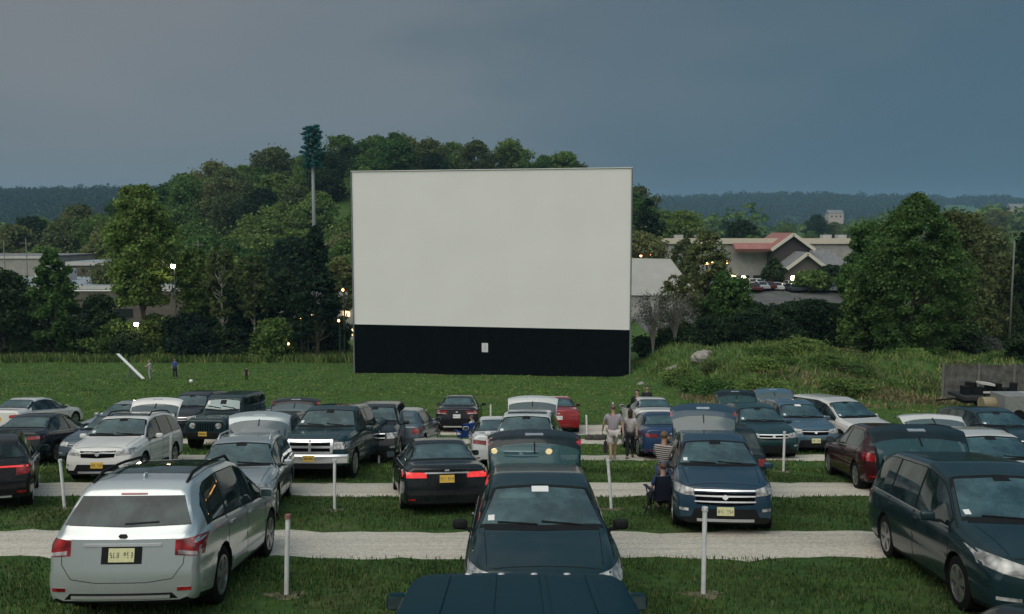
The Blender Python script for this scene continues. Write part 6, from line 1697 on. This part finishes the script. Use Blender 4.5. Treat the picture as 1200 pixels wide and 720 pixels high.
# by the white sedan
person(gp(746, 36.5), PI * .9, "person in black standing left of the white sedan by the screen", 'stand', 1.72, (.010, .010, .012), (.01, .01, .012), sleeves=True)
person(gp(757.5, 40.2), PI, "person in dark clothes half hidden behind the roof of the white sedan by the screen", 'stand', 1.70, (.015, .015, .02), (.01, .01, .012), sleeves=True)
person(gp(863, 34.5), PI * .8, "child in an orange shirt beyond the tailgate of the dark green vehicle", 'stand', 1.45, (.52, .24, .07), (.05, .05, .08), (.30, .20, .08))
# far field
fg = "people on the field before the screen"
person(gp(176, 75), PI * .5, "person in a grey white top bending at the end of the white plank", 'reach', 1.78, (.50, .48, .48), (.33, .32, .31), (.2, .15, .1), group=fg)
person(gp(205.5, 76), PI, "person in a blue top and dark trousers standing alone on the field", 'stand', 1.82, (.03, .06, .22), (.008, .012, .02), group=fg)
person(gp(289, 74), PI, "child in black standing on the field beside the off-roader's roof", 'stand', 1.20, (.012, .012, .014), (.01, .01, .012), group=fg)
# beside the blue vehicle
person(gp(777, 18.6), -.5, "person in a dark plaid shirt standing beside the blue utility vehicle", 'reach', 1.68, (.05, .045, .045), (.04, .055, .10), (.12, .07, .04), stripe=(.40, .36, .33, 'h'), sleeves=True)
person(gp(775, 17.7) + Vector((0, 0, .0)), .2, "person in a dark blue top sitting in a folding chair", 'sit', 1.52, (.02, .035, .12), (.02, .015, .015), (.10, .05, .03))
person(gp(473, 31.5) + Vector((-.5, 0, 0)), PI * 1.1, "person in a dark red jacket beside the grey blue hatchback", 'stand', 1.65, (.22, .045, .035), (.02, .02, .03), sleeves=True)
# folding chairs
def camp_chair(px, d, rz, col, label):
    o = empty("camp_chair", gp(px, d), label, "chair", None); o.rotation_euler = (0, 0, rz); m = cloth(col)
    mb = MB(); mb.box((0, 0, .41), (.52, .46, .02)); mb.obj('seat', m, o)
    mb = MB(); mb.box((0, -.28, .68), (.54, .02, .54), 0, Matrix.Rotation(.22, 3, 'X')); mb.obj('backrest', m, o)
    for sx in (-1, 1):
        mb = MB(); mb.tube([(sx * .27, .24, 0), (sx * .27, -.22, .60)], .012, 6); mb.obj('leg', M_TRIM, o)
        mb = MB(); mb.tube([(sx * .27, -.26, 0), (sx * .27, .22, .60)], .012, 6); mb.obj('leg', M_TRIM, o)
        mb = MB(); mb.box((sx * .28, 0, .61), (.07, .5, .025)); mb.obj('armrest', m, o)
        mb = MB(); mb.tube([(sx * .27, -.24, .35), (sx * .27, -.36, .96)], .012, 6); mb.obj('back_post', M_TRIM, o)
camp_chair(545, 31.5, .5, (.010, .05, .24), "bright blue camp chair on the gravel below the far black sedan")
camp_chair(775, 17.7, .2, (.012, .018, .04), "navy camp chair under the person in a dark blue top")
person(gp(553, 31.6), 1.2, "child in white leaning by the blue camp chair", 'reach', 1.15, (.52, .52, .52), (.35, .35, .36), (.1, .07, .05))
# white plank leaning on the field, football, stones
q0, q1 = P(138, 415, 79), P(168, 441, 75); zb = gz(q1.x, q1.y)
o = empty("seesaw", (q1.x, q1.y, zb), "long white plank of a seesaw slanting down on the field", "seesaw"); mb = MB(); a = Vector((q0.x - q1.x, q0.y - q1.y, q0.z - zb)); b = Vector((0, 0, .12))
dirn = (a - b); mb.box((a + b) / 2, (.24, .07, dirn.length), 0, dirn.to_track_quat('Z', 'Y').to_matrix()); mb.obj('plank', M_POST, o)
mb = MB(); c_ = (a + b) / 2; mb.tube([(c_.x - .3, c_.y, -.2), (c_.x, c_.y, c_.z)], .06, 6); mb.tube([(c_.x + .5, c_.y, -.2), (c_.x, c_.y, c_.z)], .06, 6); mb.obj('support', M_FRAME, o)
mb = MB(); q = gp(224, 72); mb.ball((0, 0, .13), .16, 0, 14, 10); o = mb.obj('ball', simple("white ball", (.75, .75, .75), .5), None, True); o.location = q; tag(o, "white ball lying on the field behind the off-roader", "ball")
for k, (px, dx) in enumerate([(690, .16), (700, .22), (706, .14)]):
    q = gp(px, 33.2); mb = MB(); mb.ball((0, 0, .08), (dx, dx * .8, .16), 0, 8, 6); o = mb.obj('stone', simple("dark stone", (.05, .045, .04), .9), None, False); o.location = q; tag(o, "dark stone on the grass strip behind the short post, " + ["leftmost", "middle", "rightmost"][k] + " of three", "stone", "dark stones between the lanes")
# pale boulders on the bank beside the screen
for px, py, sz, lab in [(826, 413, (1.0, .7, .55), "grey rubble heap on top of the bank"), (790, 433, (.55, .4, .3), "pale slab lying on the bank face"), (752, 425, (.3, .3, .2), "small pale stone on the bank beside the screen")]:
    d = 66 if px > 800 else 69; X = (px - 600) / F * d; Y = d * CP; mb = MB(); mb.ball((0, 0, sz[2] * .2), sz, 0, 9, 6); mb.v = [(x * (1 + .2 * math.sin(y * 9 + z * 5)), y * (1 + .15 * math.sin(x * 8)), z * (1 + .25 * math.sin(x * 7 + y * 3))) for x, y, z in mb.v]
    o = mb.obj('rock', simple("pale rubble", (.26, .24, .21), .95, var=.3, vscale=3), None, False); o.location = (X, Y, gz(X, Y)); tag(o, lab, "rock")
# trailer and clutter below the fence
tq = gp(1168, 47.5); o = empty("flatbed_trailer", tq, "dark flatbed trailer with pale rails parked before the board fence", "trailer")
mb = MB(); mb.box((0, 0, .75), (4.6, 1.8, .18)); mb.box((0, 0, .55), (4.2, .9, .25)); mb.obj('bed', simple("trailer dark", (.02, .02, .022), .8), o)
mb = MB(); mb.box((.3, -.92, 1.12), (3.2, .06, .10)); mb.obj('side_rail', M_FASC, o)
for x in (-1.2, -.2, .8, 1.8):
    mb = MB(); mb.box((x, -.92, .96), (.06, .05, .34)); mb.obj('stake', M_TRIM, o)
for x in (-.5, .4):
    for sy in (-.95, .95):
        mb = MB(); mb.tube([(x, sy - .1, .36), (x, sy + .1, .36)], .36, 16); mb.obj('wheel', M_RUBBER, o)
mb = MB(); mb.tube([(-2.3, 0, .6), (-3.4, 0, .5)], .05, 6); mb.obj('tow_bar', M_TRIM, o)
q = tq + Vector((-.9, .0, .86)); o = empty("equipment_pile", q, "pile of dark equipment with a white lid on the trailer", "equipment"); mb = MB()
for k in range(9): mb.box((-.9 + k * .33, .1 * math.sin(k * 2), .22 + .1 * math.sin(k * 1.7)), (.34, .5, .45 + .2 * math.sin(k * 1.7)), 0, Matrix.Rotation(k * .7, 3, 'Z'))
mb.obj('heap', M_TRIM, o); mb = MB(); mb.box((.1, -.2, .62), (.8, .5, .12), 0, Matrix.Rotation(.15, 3, 'Y')); mb.obj('lid', M_FASC, o)
q = gp(1184, 41.5); o = empty("utility_box", q, "pale grey box trailer standing in front of the dark flatbed", "trailer"); mb = MB(); mb.box((0, 0, .86), (1.35, 1.3, .78)); mb.obj('body', simple("grey box", (.19, .20, .195), .7, var=.15), o)
for sy in (-.6, .6):
    mb = MB(); mb.tube([(0, sy - .08, .3), (0, sy + .08, .3)], .3, 14); mb.obj('wheel', M_RUBBER, o)
q = gp(1157, 41.8); o = empty("fuel_tank", q, "round tan tank lying left of the pale grey box trailer", "tank"); mb = MB(); mb.tube([(-.35, 0, .75), (.35, 0, .75)], .33, 18); mb.obj('drum', simple("tan tank", (.25, .21, .13), .6, var=.2), o, True, 40)
mb = MB(); mb.box((0, 0, .22), (.6, .5, .44)); mb.obj('cradle', M_TRIM, o)
